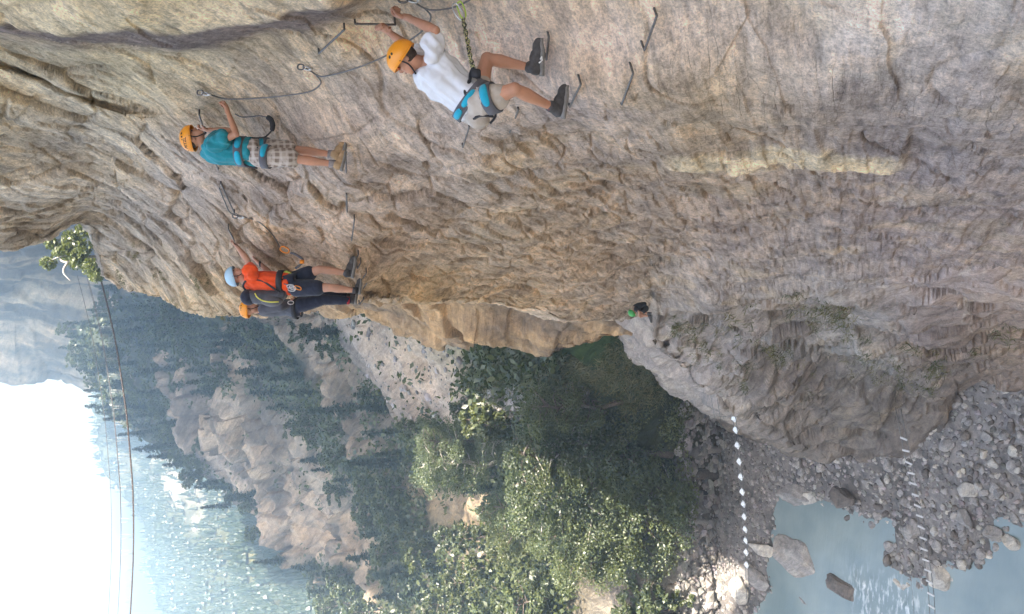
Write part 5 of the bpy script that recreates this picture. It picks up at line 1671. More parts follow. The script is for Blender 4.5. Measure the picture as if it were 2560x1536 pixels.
def shoe(root, heel, toe, down, ankle, mat, sole_mat, s=1.0, name='boot', collar=0.06):
    """boot: sole slab and a fused upper with an ankle collar"""
    heel, toe, ankle = (np.asarray(q, float) for q in (heel, toe, ankle))
    f = toe - heel; ln = np.linalg.norm(f); f = f / ln
    dn = unit(np.asarray(down) - f * np.dot(down, f)); sd_ = np.cross(f, dn)
    k = ln / 0.27
    up = [sphere_piece(heel + f * 0.045 * k - dn * 0.04 * k, [sd_ * 0.042 * k, f * 0.054 * k, dn * 0.056 * k]),
          sphere_piece(heel + f * 0.12 * k - dn * 0.038 * k, [sd_ * 0.046 * k, f * 0.080 * k, dn * 0.056 * k]),
          sphere_piece(heel + f * 0.205 * k - dn * 0.026 * k, [sd_ * 0.050 * k, f * 0.074 * k, dn * 0.044 * k]),
          sphere_piece(heel + f * 0.235 * k - dn * 0.020 * k, [sd_ * 0.046 * k, f * 0.050 * k, dn * 0.040 * k])]
    top = heel + f * 0.06 * k - dn * 0.055 * k
    ad = unit(ankle - top)
    up += chain([(top, 0.048 * k), (top + ad * collar, 0.050 * k)])
    b_ = fused(name, up, mat, root, 0.009, 3, 0.002, 30, 5)
    rings = []
    for t, w in ((-0.012, 0.012), (0.0, 0.030), (0.05, 0.038), (0.11, 0.035), (0.19, 0.047), (0.24, 0.042), (0.268, 0.026), (0.278, 0.008)):
        rings.append((heel + f * t * k + dn * 0.008 * k - dn * (0.012 if t > 0.22 else 0) * k, sd_ * (w + 0.004) * k, dn * 0.022 * k))
    pyobj('sole', [loft(rings, 16)], sole_mat, b_)
    lc = []
    for q in range(4):
        p = heel + f * (0.10 + 0.028 * q) * k - dn * (0.082 - 0.014 * q) * k
        lc.append(tube([p - sd_ * 0.022 * k, p - dn * 0.012 * k, p + sd_ * 0.022 * k], 0.004, 5))
    pyobj('laces', lc, M['black'], b_)
    return b_

def leg_nodes(hip, knee, ankle, s=1.0):
    hip, knee, ankle = (np.asarray(q, float) for q in (hip, knee, ankle))
    th = knee - hip; sh_ = ankle - knee
    return [(hip, 0.088 * s), (hip + th * 0.35, 0.080 * s), (hip + th * 0.75, 0.062 * s), (knee, 0.056 * s), (knee + sh_ * 0.12, 0.052 * s), (knee + sh_ * 0.32, 0.057 * s), (knee + sh_ * 0.6, 0.045 * s), (knee + sh_ * 0.9, 0.035 * s), (ankle, 0.036 * s)]
def arm_nodes(sh_, el, wr, s=1.0):
    sh_, el, wr = (np.asarray(q, float) for q in (sh_, el, wr))
    a, b_ = el - sh_, wr - el
    return [(sh_, 0.056 * s), (sh_ + a * 0.4, 0.050 * s), (sh_ + a * 0.8, 0.042 * s), (el, 0.040 * s), (el + b_ * 0.25, 0.044 * s), (el + b_ * 0.6, 0.036 * s), (wr, 0.027 * s)]

def torso_rings(js, phi):
    """js: (point, half width, half depth) from pelvis to neck; phi turns the chest away from the viewer"""
    P = [np.asarray(j[0]) for j in js]
    out = []
    for i in range(len(P)):
        t = unit(P[min(i + 1, len(P) - 1)] - P[max(i - 1, 0)])
        pi = -ID - t * np.dot(-ID, t); pi = unit(pi)                 # towards the wall
        cm = unit(np.cross(t, pi)); cm = cm if np.dot(cm, -FW) > 0 else -cm   # towards the viewer
        ph = phi[i] if isinstance(phi, (list, tuple)) else phi
        f = pi * math.cos(ph) - cm * math.sin(ph)
        r_ = cm * math.cos(ph) + pi * math.sin(ph)
        out.append((P[i], r_ * js[i][1], f * js[i][2]))
    return out
def grow(rings, da, db): return [(c, unit(a) * (np.linalg.norm(a) + da), unit(b_) * (np.linalg.norm(b_) + db)) for c, a, b_ in rings]
def karabiner(name, c, ux, uy, L=0.055, w=0.028, mat='steelb', parent=None, r=0.0055):
    return pyobj(name, [closed_loop(c, uy, ux, w, L, r)], M[mat], parent)

def child_of(root):
    return root

# ---- climber in the white shirt
z1 = lambda x, y, d: W(920 + x / 4.364, y / 4.364, d)
hc = z1(405, 640, 6.84)
hp, hup, hfw, hrt = head_pieces(hc, 0.83 * UV + 0.50 * -ID - 0.10 * FW, 0.46 * UV + 0.80 * ID + 0.22 * FW, 1.0)
js = [(z1(1235, 1195, 6.98), .160, .115), (z1(1165, 1140, 6.98), .165, .125), (z1(1060, 1055, 6.97), .150, .115), (z1(930, 950, 6.96), .155, .115), (z1(800, 850, 6.95), .172, .120), (z1(690, 765, 6.94), .172, .108), (z1(610, 705, 6.92), .105, .08), (z1(560, 690, 6.9), .060, .060)]
R1 = torso_rings(js, 0.55)
rs, re, rw = z1(690, 610, 6.78), z1(735, 335, 6.72), z1(430, 195, 7.05)
ls, le, lw_ = z1(600, 690, 7.10), z1(420, 500, 7.34), z1(222, 350, 7.40)
rh, rk, ra = z1(1215, 1130, 6.86), z1(1600, 975, 6.72), z1(2000, 1165, 6.98)
lh, lk, la = z1(1190, 1080, 7.12), z1(1300, 640, 7.10), z1(1760, 735, 7.16)
body = [loft(R1)] + hp + chain([(z1(600, 700, 6.92), .062), (hc - hup * 0.06 - hfw * 0.02, .058)])
body += chain(arm_nodes(rs, re, rw)) + chain(arm_nodes(ls, le, lw_)) + chain(leg_nodes(rh, rk, ra)) + chain(leg_nodes(lh, lk, la))
body += hand(rw, unit(z1(300, 165, 7.13) - rw), -ID, UV * 1.0 - FW * .3, 0.9, 1.25)
body += hand(lw_, unit(z1(150, 290, 7.33) - lw_), unit(-IR * 0.2 + ID * .3 - FW), IR, 1.25, 1.15)
p1 = fused('person', body, M['skin'], None, 0.0085, 3)
tag(p1, 'climber in white T-shirt and khaki shorts with orange helmet hanging back from a rung', 'person')
shirt = [loft(grow(R1[1:7], .020, .020))] + chain([(rs, .070), (rs + (re - rs) * 0.30, .073), (rs + (re - rs) * 0.48, .076)]) + chain([(ls, .068), (ls + (le - ls) * 0.5, .076)])
shirt += [ball(R1[5][0] - unit(R1[5][2]) * 0.03, .10)]
fused('t_shirt', shirt, M['white'], p1, 0.010, 1, 0.030, 10, 3, waxis=js[6][0] - js[1][0])
shorts = [loft(grow(R1[0:3], .014, .016))] + chain([(rh, .112), (rh + (rk - rh) * 0.30, .106), (rh + (rk - rh) * 0.50, .098)]) + chain([(lh, .108), (lh + (lk - lh) * 0.18, .102), (lh + (lk - lh) * 0.30, .096)])
shorts += [ball(z1(1200, 1290, 6.95), .085)]
fused('shorts', shorts, M['khaki'], p1, 0.011, 2, 0.014, 9, 7)
helmet(p1, hc, hup, hfw, hrt, M['helmet'], 1.0)
face_parts(p1, hc, hup, hfw, hrt)
sg_ = pyobj('sunglasses', [sphere_piece(hc + hup * 0.006 + hfw * 0.094 + hrt * 0.036 * k, [hrt * 0.030, hfw * 0.010, hup * 0.019]) for k in (-1, 1)] + [tube([hc + hup * .008 + hfw * .09 + hrt * .06, hc + hup * .012 + hfw * .03 + hrt * .088, hc + hup * .004 - hfw * .01 + hrt * .090], .005, 6)], M['lens'], p1)
pyobj('hair', [sphere_piece(hc + hup * 0.0 - hfw * 0.03, [hrt * 0.082, hfw * 0.078, hup * 0.085], 18, 12)], M['hair'], p1)
sk = shoe(p1, z1(2120, 1275, 7.00), z1(2170, 945, 7.05), IR, ra, M['boot'], M['sole'])
sk2 = shoe(p1, z1(1885, 815, 7.12), z1(1890, 430, 7.02), IR, la, M['boot'], M['sole'])
pyobj('shoe_mark', [tube([z1(1865, 690, 7.03), z1(1900, 660, 7.03), z1(1895, 600, 7.03)], .006, 6), tube([z1(1880, 650, 7.028), z1(1905, 600, 7.03)], .006, 6)], M['plank'], sk2)
pyobj('sock', [tube([ra + (rk - ra) * .07, ra + (rk - ra) * 0.0, ra - (rk - ra) * .08], [.041, .044, .045], 14)], M['red'], p1)
pyobj('sock', [tube([la + (lk - la) * .05, la + (lk - la) * 0.0, la - (lk - la) * .08], [.041, .044, .045], 14)], M['red'], p1)
hz1 = z1(1115, 1100, 6.975)
wr = grow([R1[2]], .050, .050)[0]
wc = (R1[1][0] + R1[2][0]) / 2
wax = unit(R1[3][0] - R1[1][0])
hn = pyobj('harness', [band(wc, wr[1], wr[2], wax, 0.085, 0.014)], M['greypad'], p1)
pyobj('waist_pad', [band(wc, wr[1] * 1.03, wr[2] * 1.03, wax, 0.060, 0.022, -1.25, -0.45, 14), band(wc, wr[1] * 1.03, wr[2] * 1.03, wax, 0.060, 0.022, -2.0, -1.4, 10)], M['turq'], hn)
def leg_loop(root, hip, knee, t, rad, w, pad0, pad1, padmat=None):
    c = hip + (knee - hip) * t
    ax = unit(knee - hip)
    u = unit(-FW - ax * np.dot(-FW, ax)); v_ = np.cross(ax, u)
    o = pyobj('leg_loop', [band(c, u * rad, v_ * rad, ax, w, 0.012)], M['greypad'], root)
    pyobj('leg_pad', [band(c, u * rad * 1.04, v_ * rad * 1.04, ax, w * 0.75, 0.016, pad0, pad1, 14)], M['turq'], o)
leg_loop(hn, rh, rk, 0.34, 0.116, 0.10, -0.9, 0.6)
leg_loop(hn, lh, lk, 0.30, 0.112, 0.09, 1.2, 2.4)
tie = z1(1085, 1005, 6.86)
pyobj('strap', [tube(spline([z1(1150, 1300, 6.86), z1(1240, 1265, 6.82), z1(1370, 1275, 6.83)], 4), .010, 6), tube(spline([z1(1160, 1300, 6.86), z1(1230, 1225, 6.82), z1(1290, 1185, 6.78)], 4), .010, 6), tube(spline([z1(1330, 1350, 6.86), z1(1390, 1270, 6.84), z1(1380, 1150, 6.80)], 4), .010, 6), tube(spline([z1(1100, 1120, 6.80), z1(1085, 1050, 6.79), z1(1060, 990, 6.80), z1(1110, 880, 6.80)], 4), .017, 7)], M['black'], hn)
# lanyard: twisted rope, shock absorber, two carabiners on the cable
lan = empty('lanyard', tuple(tie))
tag(lan, 'black and yellow twisted rope lanyard with steel carabiners clipped to the top cable', 'lanyard')
def rel(p): return np.asarray(p) - tie
axis_pts = spline([rel(q) for q in (z1(1040, 205, 6.95), z1(1060, 320, 6.92), z1(1090, 470, 6.88), z1(1110, 590, 6.85), z1(1135, 700, 6.83), z1(1150, 745, 6.82))], 14)
st = []
for ph in (0, math.pi):
    pts = []
    for k, p in enumerate(axis_pts):
        a = ph + k * 0.36
        t = unit(axis_pts[min(k + 1, len(axis_pts) - 1)] - axis_pts[max(k - 1, 0)])
        u = unit(np.cross(t, FW)); v_ = np.cross(t, u)
        pts.append(p + (u * math.cos(a) + v_ * math.sin(a)) * 0.0115)
    st.append(tube(pts, 0.0085, 7))
pyobj('rope', st, M['rope'], lan)
pyobj('sling', [tube(spline([rel(z1(1150, 735, 6.82)), rel(z1(1120, 800, 6.82)), rel(z1(1110, 880, 6.81)), rel(z1(1080, 960, 6.80)), rel(z1(1065, 1020, 6.80))], 5), 0.014, 7)], M['black'], lan)
pyobj('shock_absorber', [loft([(rel(z1(1135, 800, 6.80)) + t * unit(IR + ID * .08) * .075 - unit(IR) * .005, ID * r_, FW * r_ * 0.8) for t, r_ in ((0, .030), (.15, .038), (.5, .040), (.85, .038), (1.0, .028))], 16)], M['black'], lan)
karabiner('carabiner', rel(z1(985, 130, 6.98)), unit(z1(1035, 215, 6.97) - z1(945, 60, 6.97)), unit(np.cross(FW, unit(z1(1035, 215, 6.97) - z1(945, 60, 6.97)))), 0.075, 0.030, 'steelb', lan, 0.007)
karabiner('carabiner', rel(z1(1020, 110, 7.02)), unit(z1(1060, 200, 6.97) - z1(1000, 30, 6.97)), unit(np.cross(FW, unit(z1(1060, 200, 6.97) - z1(1000, 30, 6.97))) + FW * .6), 0.070, 0.030, 'limetape', lan, 0.0065)

# ---- climber in the teal shirt
z2 = lambda x, y, d: W(420 + x / 5.154, 200 + y / 5.154, d)
hc = z2(335, 755, 8.74)
hp, hup, hfw, hrt = head_pieces(hc, UV + 0.02 * ID, -ID - 0.22 * FW, 0.93)
js = [(z2(1190, 930, 8.82), .145, .105), (z2(1090, 930, 8.82), .150, .105), (z2(960, 925, 8.82), .128, .095), (z2(830, 910, 8.82), .135, .100), (z2(680, 905, 8.82), .155, .108), (z2(560, 880, 8.82), .160, .095), (z2(480, 850, 8.81), .085, .07), (z2(430, 830, 8.80), .052, .052)]
R2 = torso_rings(js, 0.30)
rs, re, rw = z2(590, 830, 8.64), z2(880, 700, 8.56), z2(765, 400, 8.75)
ls, le, lw_ = z2(590, 800, 8.98), z2(815, 655, 9.02), z2(520, 645, 9.05)
rh, rk, ra = z2(1170, 985, 8.74), z2(1660, 1020, 8.72), z2(2125, 1085, 8.80)
lh, lk, la = z2(1160, 890, 8.90), z2(1650, 905, 8.88), z2(2115, 960, 8.92)
S = 0.92
body = [loft(R2)] + hp + chain([(z2(460, 840, 8.8), .054), (hc - hup * 0.06 - hfw * 0.012, .052)])
body += chain(arm_nodes(rs, re, rw, 0.84)) + chain(arm_nodes(ls, le, lw_, 0.84)) + chain(leg_nodes(rh, rk, ra, .92)) + chain(leg_nodes(lh, lk, la, .92))
body += hand(rw, unit(z2(745, 300, 8.82) - rw), unit(UV - FW * .2), -FW, 1.1, 1.12)
body += hand(lw_, unit(z2(460, 640, 9.04) - lw_), -ID, -FW, 1.1, 0.9)
p2 = fused('person', body, M['skin'], None, 0.010, 3)
tag(p2, 'climber in teal T-shirt and plaid shorts with orange helmet standing on a rung', 'person')
fused('t_shirt', [loft(grow(R2[1:7], .018, .018))] + chain([(rs, .070), (rs + (re - rs) * 0.30, .074), (rs + (re - rs) * 0.45, .078)]) + chain([(ls, .068), (ls + (le - ls) * 0.5, .072)]), M['teal'], p2, 0.011, 1, 0.024, 11, 13, waxis=(0, 0, 1))
fused('shorts', [loft(grow(R2[0:3], .012, .012))] + chain([(rh, .102), (rh + (rk - rh) * 0.5, .100), (rh + (rk - rh) * 0.84, .094)]) + chain([(lh, .100), (lh + (lk - lh) * 0.5, .098), (lh + (lk - lh) * 0.80, .092)]), M['plaid'], p2, 0.012, 2, 0.012, 9, 17)
helmet(p2, hc, hup, hfw, hrt, M['helmet'], 0.97, text='PETZL')
face_parts(p2, hc, hup, hfw, hrt, 0.93)
pyobj('hair', [sphere_piece(hc + hup * 0.03 - hfw * 0.034, [hrt * 0.070, hfw * 0.062, hup * 0.075], 18, 12)], M['hair'], p2)
shoe(p2, z2(2215, 1035, 8.88), z2(2300, 780, 8.98), IR + ID * .25, la, M['tanshoe'], M['sole'], name='shoe', collar=0.03)
shoe(p2, z2(2225, 1160, 8.78), z2(2290, 930, 8.86), IR + ID * .2, ra, M['tanshoe'], M['sole'], name='shoe', collar=0.03)
pyobj('sock', [tube([ra + (rk - ra) * .12, ra, ra - (rk - ra) * .1], [.040, .043, .043], 14)], M['greysock'], p2)
pyobj('sock', [tube([la + (lk - la) * .12, la, la - (lk - la) * .1], [.040, .043, .043], 14)], M['greysock'], p2)
wr = grow([R2[2]], .046, .046)[0]
wax = unit(R2[3][0] - R2[1][0])
hn = pyobj('harness', [band(R2[2][0], wr[1], wr[2], wax, 0.095, 0.012)], M['greypad'], p2)
pyobj('waist_pad', [band(R2[2][0], wr[1] * 1.03, wr[2] * 1.03, wax, 0.070, 0.018, -1.5, -0.55, 14), band(R2[2][0], wr[1] * 1.03, wr[2] * 1.03, wax, 0.070, 0.018, -0.35, 0.5, 12)], M['turq'], hn)
leg_loop(hn, rh, rk, 0.20, 0.110, 0.085, -1.4, 0.2)
leg_loop(hn, lh, lk, 0.16, 0.112, 0.095, -0.8, 1.2)
pyobj('strap', [tube(spline([z2(930, 1060, 8.80), z2(1020, 1110, 8.78), z2(1150, 1140, 8.78)], 4), .010, 6), tube(spline([z2(1150, 870, 8.66), z2(1200, 960, 8.64), z2(1240, 1010, 8.66)], 4), .010, 6)], M['black'], hn)
lan = empty('lanyard', tuple(z2(1080, 750, 8.72)))
tag(lan, 'black strap lanyard hanging in a loop in front of the teal-shirted climber', 'lanyard')
lq = z2(1080, 750, 8.72)
pyobj('strap', [tube(spline([q - lq for q in (z2(1080, 745, 8.72), z2(1160, 748, 8.72), z2(1250, 735, 8.73), z2(1330, 660, 8.76), z2(1350, 590, 8.78), z2(1330, 520, 8.80), z2(1285, 485, 8.82))], 6), [.008] * 19 + list(np.linspace(.024, .030, 8)) + [.028] * 10, 7)], M['black'], lan)
pyobj('cord', [tube(spline([q - lq for q in (z2(1285, 485, 8.82), z2(1180, 465, 8.84), z2(1080, 475, 8.85), z2(950, 480, 8.86), z2(860, 440, 8.86))], 6), .006, 6)], M['greypad'], lan)

# ---- climber in the orange shirt
z3 = lambda x, y, d: W(540 + x / 5.3, 540 + y / 5.3, d)
hc = z3(265, 800, 11.46)
hp, hup, hfw, hrt = head_pieces(hc, UV + 0.12 * ID, -ID - 0.30 * FW - .1 * UV, 1.0)
js = [(z3(1060, 900, 11.55), .165, .120), (z3(980, 895, 11.55), .168, .120), (z3(850, 890, 11.55), .150, .110), (z3(700, 890, 11.55), .165, .118), (z3(560, 890, 11.55), .182, .122), (z3(460, 875, 11.55), .180, .105), (z3(390, 860, 11.53), .090, .07), (z3(350, 845, 11.52), .060, .060)]
R3 = torso_rings(js, 0.30)
rs, re, rw = z3(470, 800, 11.36), z3(420, 590, 11.42), z3(280, 410, 11.60)
ls, le, lw_ = z3(480, 830, 11.75), z3(735, 775, 11.80), z3(540, 600, 11.82)
rh, rk, ra = z3(1080, 960, 11.46), z3(1500, 950, 11.42), z3(1840, 990, 11.52)
lh, lk, la = z3(1050, 840, 11.66), z3(1370, 710, 11.58), z3(1740, 755, 11.66)
body = [loft(R3)] + hp + chain([(z3(390, 860, 11.52), .062), (hc - hup * 0.06 - hfw * 0.01, .058)])
body += chain(arm_nodes(rs, re, rw, 1.05)) + chain(arm_nodes(ls, le, lw_)) + chain(leg_nodes(rh, rk, ra, 1.05)) + chain(leg_nodes(lh, lk, la, 1.05))
body += hand(rw, unit(z3(225, 365, 11.64) - rw), unit(-ID + UV * .3), -FW, 1.1, 1.05) + hand(lw_, unit(z3(480, 540, 11.86) - lw_), -ID, -FW, 0.8, 1.0)
p3 = fused('person', body, M['skin2'], None, 0.011, 3)
tag(p3, 'climber in orange T-shirt and dark shorts with pale blue helmet and raised arm', 'person')
fused('t_shirt', [loft(grow(R3[1:7], .018, .018))] + chain([(rs, .078), (rs + (re - rs) * 0.30, .082), (rs + (re - rs) * 0.5, .084)]) + chain([(ls, .074), (ls + (le - ls) * 0.45, .080)]), M['orange'], p3, 0.012, 1, 0.024, 11, 23, waxis=(0, 0, 1))
pyobj('collar', [band(R3[6][0], R3[6][1] * 1.08, R3[6][2] * 1.08, R3[7][0] - R3[6][0], 0.03, 0.01)], M['white'], p3)
fused('shorts', [loft(grow(R3[0:3], .016, .016))] + chain([(rh, .118), (rh + (rk - rh) * 0.5, .110), (rh + (rk - rh) * 0.62, .108)]) + chain([(lh, .116), (lh + (lk - lh) * 0.4, .110), (lh + (lk - lh) * 0.56, .106)]), M['navy'], p3, 0.013, 3, 0.006, 10, 27)
helmet(p3, hc, hup, hfw, hrt, M['helmetblue'], 1.0, vents=False)
face_parts(p3, hc, hup, hfw, hrt)
shoe(p3, z3(1895, 1030, 11.52), z3(1925, 840, 11.62), IR, ra, M['boot'], M['sole'], name='shoe', collar=0.04)
shoe(p3, z3(1800, 810, 11.66), z3(1850, 545, 11.74), IR + ID * .1, la, M['boot'], M['sole'], name='shoe', collar=0.04)
pyobj('sock', [tube([ra + (rk - ra) * .10, ra - (rk - ra) * .1], [.044, .048], 14)], M['black'], p3)
pyobj('sock', [tube([la + (lk - la) * .08, la - (lk - la) * .1], [.044, .048], 14)], M['black'], p3)
wr = grow([R3[2]], .048, .048)[0]
wax = unit(R3[3][0] - R3[1][0])
hn = pyobj('harness', [band(R3[2][0] - wax * 0.03, wr[1], wr[2], wax, 0.085, 0.014)], M['black'], p3)
pyobj('gear_loop', [tube(spline([z3(900, 900, 11.34), z3(1000, 930, 11.32), z3(1080, 960, 11.33)], 4), .008, 6)], M['greypad'], hn)
for k, (a, b_, mt_) in enumerate(((985, 935, 'steelb'), (1000, 975, 'steelb'), (1015, 955, 'steelb'), (1085, 955, 'orangemetal'))):
    karabiner('carabiner', z3(a, b_, 11.30 - .005 * k), unit(IR + ID * .1 * k), unit(ID + FW * .3), 0.045, 0.024, mt_, hn, 0.006)
pyobj('tape_bundle', [sphere_piece(z3(930, 755, 11.50), [IR * .05, ID * .03, FW * .03]), sphere_piece(z3(975, 770, 11.48), [IR * .035, ID * .022, FW * .02])], M['limetape'], hn)
pyobj('bracelet', [band(ls + (le - ls) * 1.0 + (lw_ - le) * 0.75, unit(-FW) * .036, -ID * .036, lw_ - le, .03, .006)], M['black'], p3)
lan = empty('lanyard', tuple(z3(1060, 690, 11.45)))
tag(lan, 'short elastic lanyard with orange carabiner reaching from the dark shorts to the wall', 'lanyard')
lq = z3(1060, 690, 11.45)
pyobj('strap', [tube(spline([q - lq for q in (z3(1050, 700, 11.45), z3(1110, 655, 11.46), z3(1150, 600, 11.48), z3(1130, 560, 11.50), z3(1060, 515, 11.54), z3(990, 488, 11.58))], 6), .017, 7)], M['greypad'], lan)
pyobj('buckle', [boxmesh(z3(1140, 610, 11.46) - lq, IR * .028, ID * .026, FW * .015)], M['orangemetal'], lan)
karabiner('carabiner', z3(910, 450, 11.62) - lq, unit(z3(975, 480, 11.6) - z3(860, 430, 11.6)), unit(np.cross(FW, IR + ID * .4)), 0.062, 0.036, 'orangemetal', lan, 0.009)
# rucksack on the orange shirt's back
bp_c = z3(620, 1065, 11.50)
pk = empty('backpack', tuple(bp_c))
tag(pk, 'black and grey backpack with yellow piping on the back of the orange shirt', 'backpack')
def bq(x, y, d): return z3(x, y, d) - bp_c
pyo = fused('bag', [loft([(bq(390, 1045, 11.5), ID * .05, FW * .10), (bq(430, 1060, 11.5), ID * .085, FW * .14), (bq(560, 1075, 11.5), ID * .095, FW * .155), (bq(720, 1080, 11.5), ID * .095, FW * .155), (bq(860, 1060, 11.5), ID * .085, FW * .14), (bq(930, 1040, 11.5), ID * .05, FW * .10)], 20)], M['charcoal'], pk, 0.014, 5, 0.006, 9, 33)
pyobj('lid', [sphere_piece(bq(430, 1080, 11.48), [IR * .10, ID * .11, FW * .16], 18, 12)], M['navy'], pk)
pyobj('pocket', [sphere_piece(bq(740, 1120, 11.44), [IR * .15, ID * .085, FW * .13], 18, 12)], M['greypad'], pk)
pyobj('piping', [tube(spline([bq(515, 1025, 11.335), bq(545, 1080, 11.325), bq(620, 1125, 11.32), bq(720, 1142, 11.305), bq(830, 1140, 11.32)], 5), .008, 6)], M['yellowtrim'], pk)
pyobj('shoulder_strap', [tube(spline([bq(400, 1000, 11.42), bq(360, 930, 11.36), bq(420, 850, 11.33), bq(600, 860, 11.36), bq(760, 960, 11.36), bq(840, 1010, 11.40)], 5), .014, 7), tube(spline([bq(860, 1000, 11.38), bq(850, 930, 11.36), bq(810, 860, 11.37), bq(800, 800, 11.42)], 5), .012, 7)], M['black'], pk)

# ---- climber in black behind
hc = z3(440, 1238, 12.26)
hp, hup, hfw, hrt = head_pieces(hc, UV + 0.1 * -ID, -ID * 0.75 - 0.1 * FW - .5 * UV, 0.92)
js = [(z3(1130, 1225, 12.36), .150, .115), (z3(1060, 1225, 12.36), .150, .115), (z3(930, 1215, 12.36), .130, .10), (z3(800, 1215, 12.36), .140, .105), (z3(680, 1225, 12.36), .155, .10), (z3(600, 1235, 12.35), .14, .085), (z3(555, 1235, 12.33), .07, .06), (z3(520, 1235, 12.30), .052, .052)]
R4 = torso_rings(js, 0.25)
rs, re, rw = z3(620, 1235, 12.18), z3(860, 1205, 12.12), z3(1000, 1150, 12.25)
ls, le, lw_ = z3(640, 1180, 12.5), z3(800, 1080, 12.5), z3(640, 1020, 12.5)
rh, rk, ra = z3(1130, 1180, 12.26), z3(1440, 1110, 12.22), z3(1745, 1125, 12.28)
lh, lk, la = z3(1110, 1160, 12.46), z3(1400, 1060, 12.46), z3(1700, 1060, 12.5)
body = [loft(R4)] + hp + chain([(z3(550, 1235, 12.33), .054), (hc - hup * 0.06, .052)])
body += chain(arm_nodes(rs, re, rw, .9)) + chain(arm_nodes(ls, le, lw_, .9)) + chain(leg_nodes(rh, rk, ra, .95)) + chain(leg_nodes(lh, lk, la, .95))
body += hand(rw, unit(IR * .5 - ID), -ID, -FW, 0.8, 0.95) + hand(lw_, unit(-ID + UV), -ID, -FW, 0.9, 0.95)
p4 = fused('person', body, M['skin2'], None, 0.012, 3)
tag(p4, 'climber in charcoal jacket and black trousers with orange helmet, last of the line', 'person')
fused('jacket', [loft(grow(R4[1:7], .018, .018))] + chain([(rs, .070), (re, .060), (rw, .046)]) + chain([(ls, .068), (le, .058), (lw_, .046)]), M['charcoal'], p4, 0.013, 3, 0.007, 9, 43, waxis=(0, 0, 1))
fused('trousers', [loft(grow(R4[0:3], .014, .014))] + chain([(rh, .105), (rh + (rk - rh) * .6, .088), (rk, .076), (rk + (ra - rk) * .5, .068), (ra, .056)]) + chain([(lh, .102), (lk, .074), (la, .054)]), M['navy'], p4, 0.013, 3, 0.006, 10, 47)
helmet(p4, hc, hup, hfw, hrt, M['helmet'], 0.97)
face_parts(p4, hc, hup, hfw, hrt, 0.92)
shoe(p4, z3(1840, 1160, 12.30), z3(1870, 960, 12.42), IR, ra, M['boot'], M['sole'], name='shoe', collar=0.04)
shoe(p4, z3(1790, 1100, 12.48), z3(1820, 930, 12.55), IR, la, M['boot'], M['sole'], name='shoe', collar=0.04)
pyobj('sock', [tube([ra + (rk - ra) * .03, ra - (rk - ra) * .09], [.058, .052], 14)], M['red'], p4)
wr = grow([R4[1]], .030, .030)[0]
hn = pyobj('harness', [band(R4[1][0], wr[1], wr[2], R4[2][0] - R4[1][0], 0.06, 0.012)], M['black'], p4)
karabiner('carabiner', z3(990, 1150, 12.12), IR, ID, 0.04, 0.024, 'steelb', hn, 0.007)

# ---- far person sitting on the spur
z4 = lambda x, y, d: W(1520 + x / 12.37, 720 + y / 12.37, d)
D5 = min(wall_pix(x_, y_)[2] for x_ in (1580, 1600, 1615, 1630) for y_ in (755, 768, 780, 792)) - 1.0
hc = z4(760, 760, D5)
hp, hup, hfw, hrt = head_pieces(hc, UV * .6 + ID * .6 - FW * .2, IR * .6 + ID * .7 - FW * .2, 1.0)
js = [(z4(1150, 600, D5), .17, .13), (z4(1100, 590, D5), .17, .13), (z4(1020, 590, D5), .16, .12), (z4(930, 610, D5), .18, .12), (z4(860, 650, D5), .17, .11), (z4(810, 700, D5), .07, .06)]
R5 = torso_rings(js, 0.4)
kn, an = z4(975, 830, D5 - .2), z4(1260, 880, D5 - .25)
kn2, an2 = z4(985, 720, D5 + .15), z4(1230, 790, D5 + .2)
body = [loft(R5)] + hp + chain([(z4(830, 690, D5), .062), (hc - hup * .06, .058)]) + chain(leg_nodes(z4(1150, 640, D5 - .12), kn, an)) + chain(leg_nodes(z4(1150, 640, D5 + .12), kn2, an2))
w5, w6 = z4(960, 880, D5 - .35), z4(1010, 740, D5 + .3)
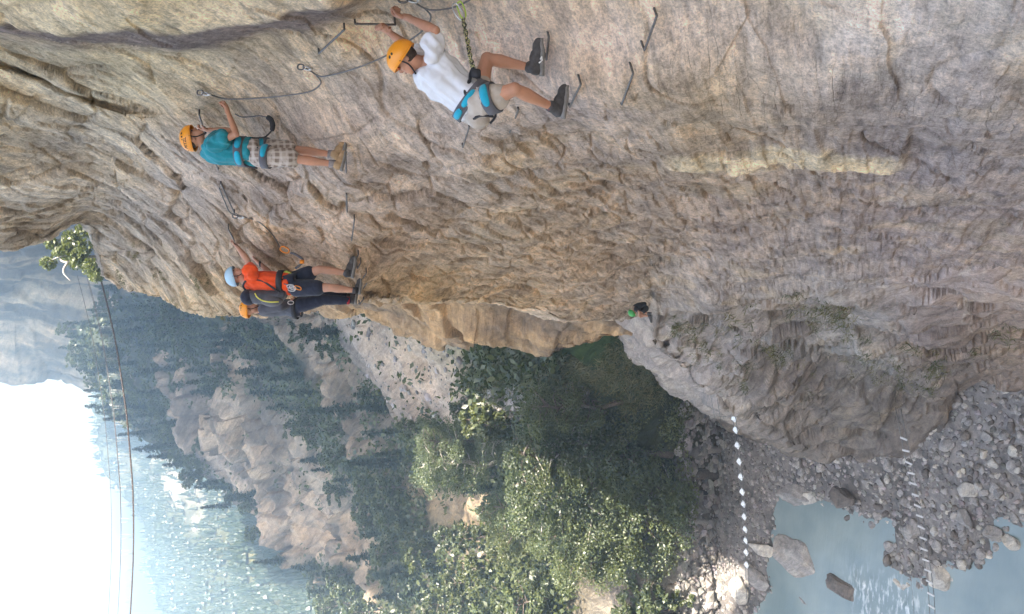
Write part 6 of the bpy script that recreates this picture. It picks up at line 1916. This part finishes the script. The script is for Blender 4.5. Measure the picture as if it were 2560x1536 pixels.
body += chain(arm_nodes(z4(860, 650, D5 - .2), z4(960, 740, D5 - .38), w5)) + chain(arm_nodes(z4(860, 650, D5 + .2), z4(950, 700, D5 + .38), w6))
body += hand(w5, IR + ID * .2, -FW, ID, 0.8) + hand(w6, IR, -FW, ID, 0.8)
p5 = fused('person', body, M['skin2'], None, 0.016, 3)
tag(p5, 'small distant person in black with bright green helmet crouching on the rock spur', 'person')
fused('jacket', [loft(grow(R5[:5], .03, .03))] + chain([(z4(860, 650, D5 - .2), .08), (z4(930, 710, D5 - .3), .07)]), M['black'], p5, 0.018, 3, 0.008, 8, 53)
fused('shorts', [loft(grow(R5[:2], .03, .03))] + chain([(z4(1150, 640, D5 - .12), .12), (z4(1080, 720, D5 - .15), .10)]) + chain([(z4(1150, 640, D5 + .12), .12), (z4(1080, 690, D5 + .15), .10)]), M['black'], p5, 0.018, 3, 0.006, 8, 57)
helmet(p5, hc, hup, hfw, hrt, M['helmetgreen'], 1.05, vents=False)
face_parts(p5, hc, hup, hfw, hrt)
shoe(p5, an + IR * .10 - ID * .04, an + IR * .11 + ID * .22, IR, an, M['boot'], M['sole'], name='shoe', collar=.05)
shoe(p5, an2 + IR * .10 - ID * .04, an2 + IR * .11 + ID * .22, IR, an2, M['boot'], M['sole'], name='shoe', collar=.05)
# ------------------------------------------------------------------ haze in the air of the valley
hz = bpy.data.meshes.new('haze')
v, f = boxmesh((-90, 275, 55), (440, 0, 0), (0, 345, 0), (0, 0, 99))
hz.from_pydata([tuple(map(float, p)) for p in v], [], f)
hm = bpy.data.materials.new('haze_air')
hm.use_nodes = True
hm.node_tree.nodes.remove(hm.node_tree.nodes['Principled BSDF'])
pv = hm.node_tree.nodes.new('ShaderNodeVolumePrincipled')
pv.inputs['Color'].default_value = (0.60, 0.81, 1.0, 1)
pv.inputs['Density'].default_value = 0.0013
pv.inputs['Anisotropy'].default_value = 0.25
hm.node_tree.links.new(pv.outputs[0], hm.node_tree.nodes['Material Output'].inputs['Volume'])
tag(obj('haze', hz, hm), 'thin blue haze hanging in the valley', 'haze', kind='stuff')
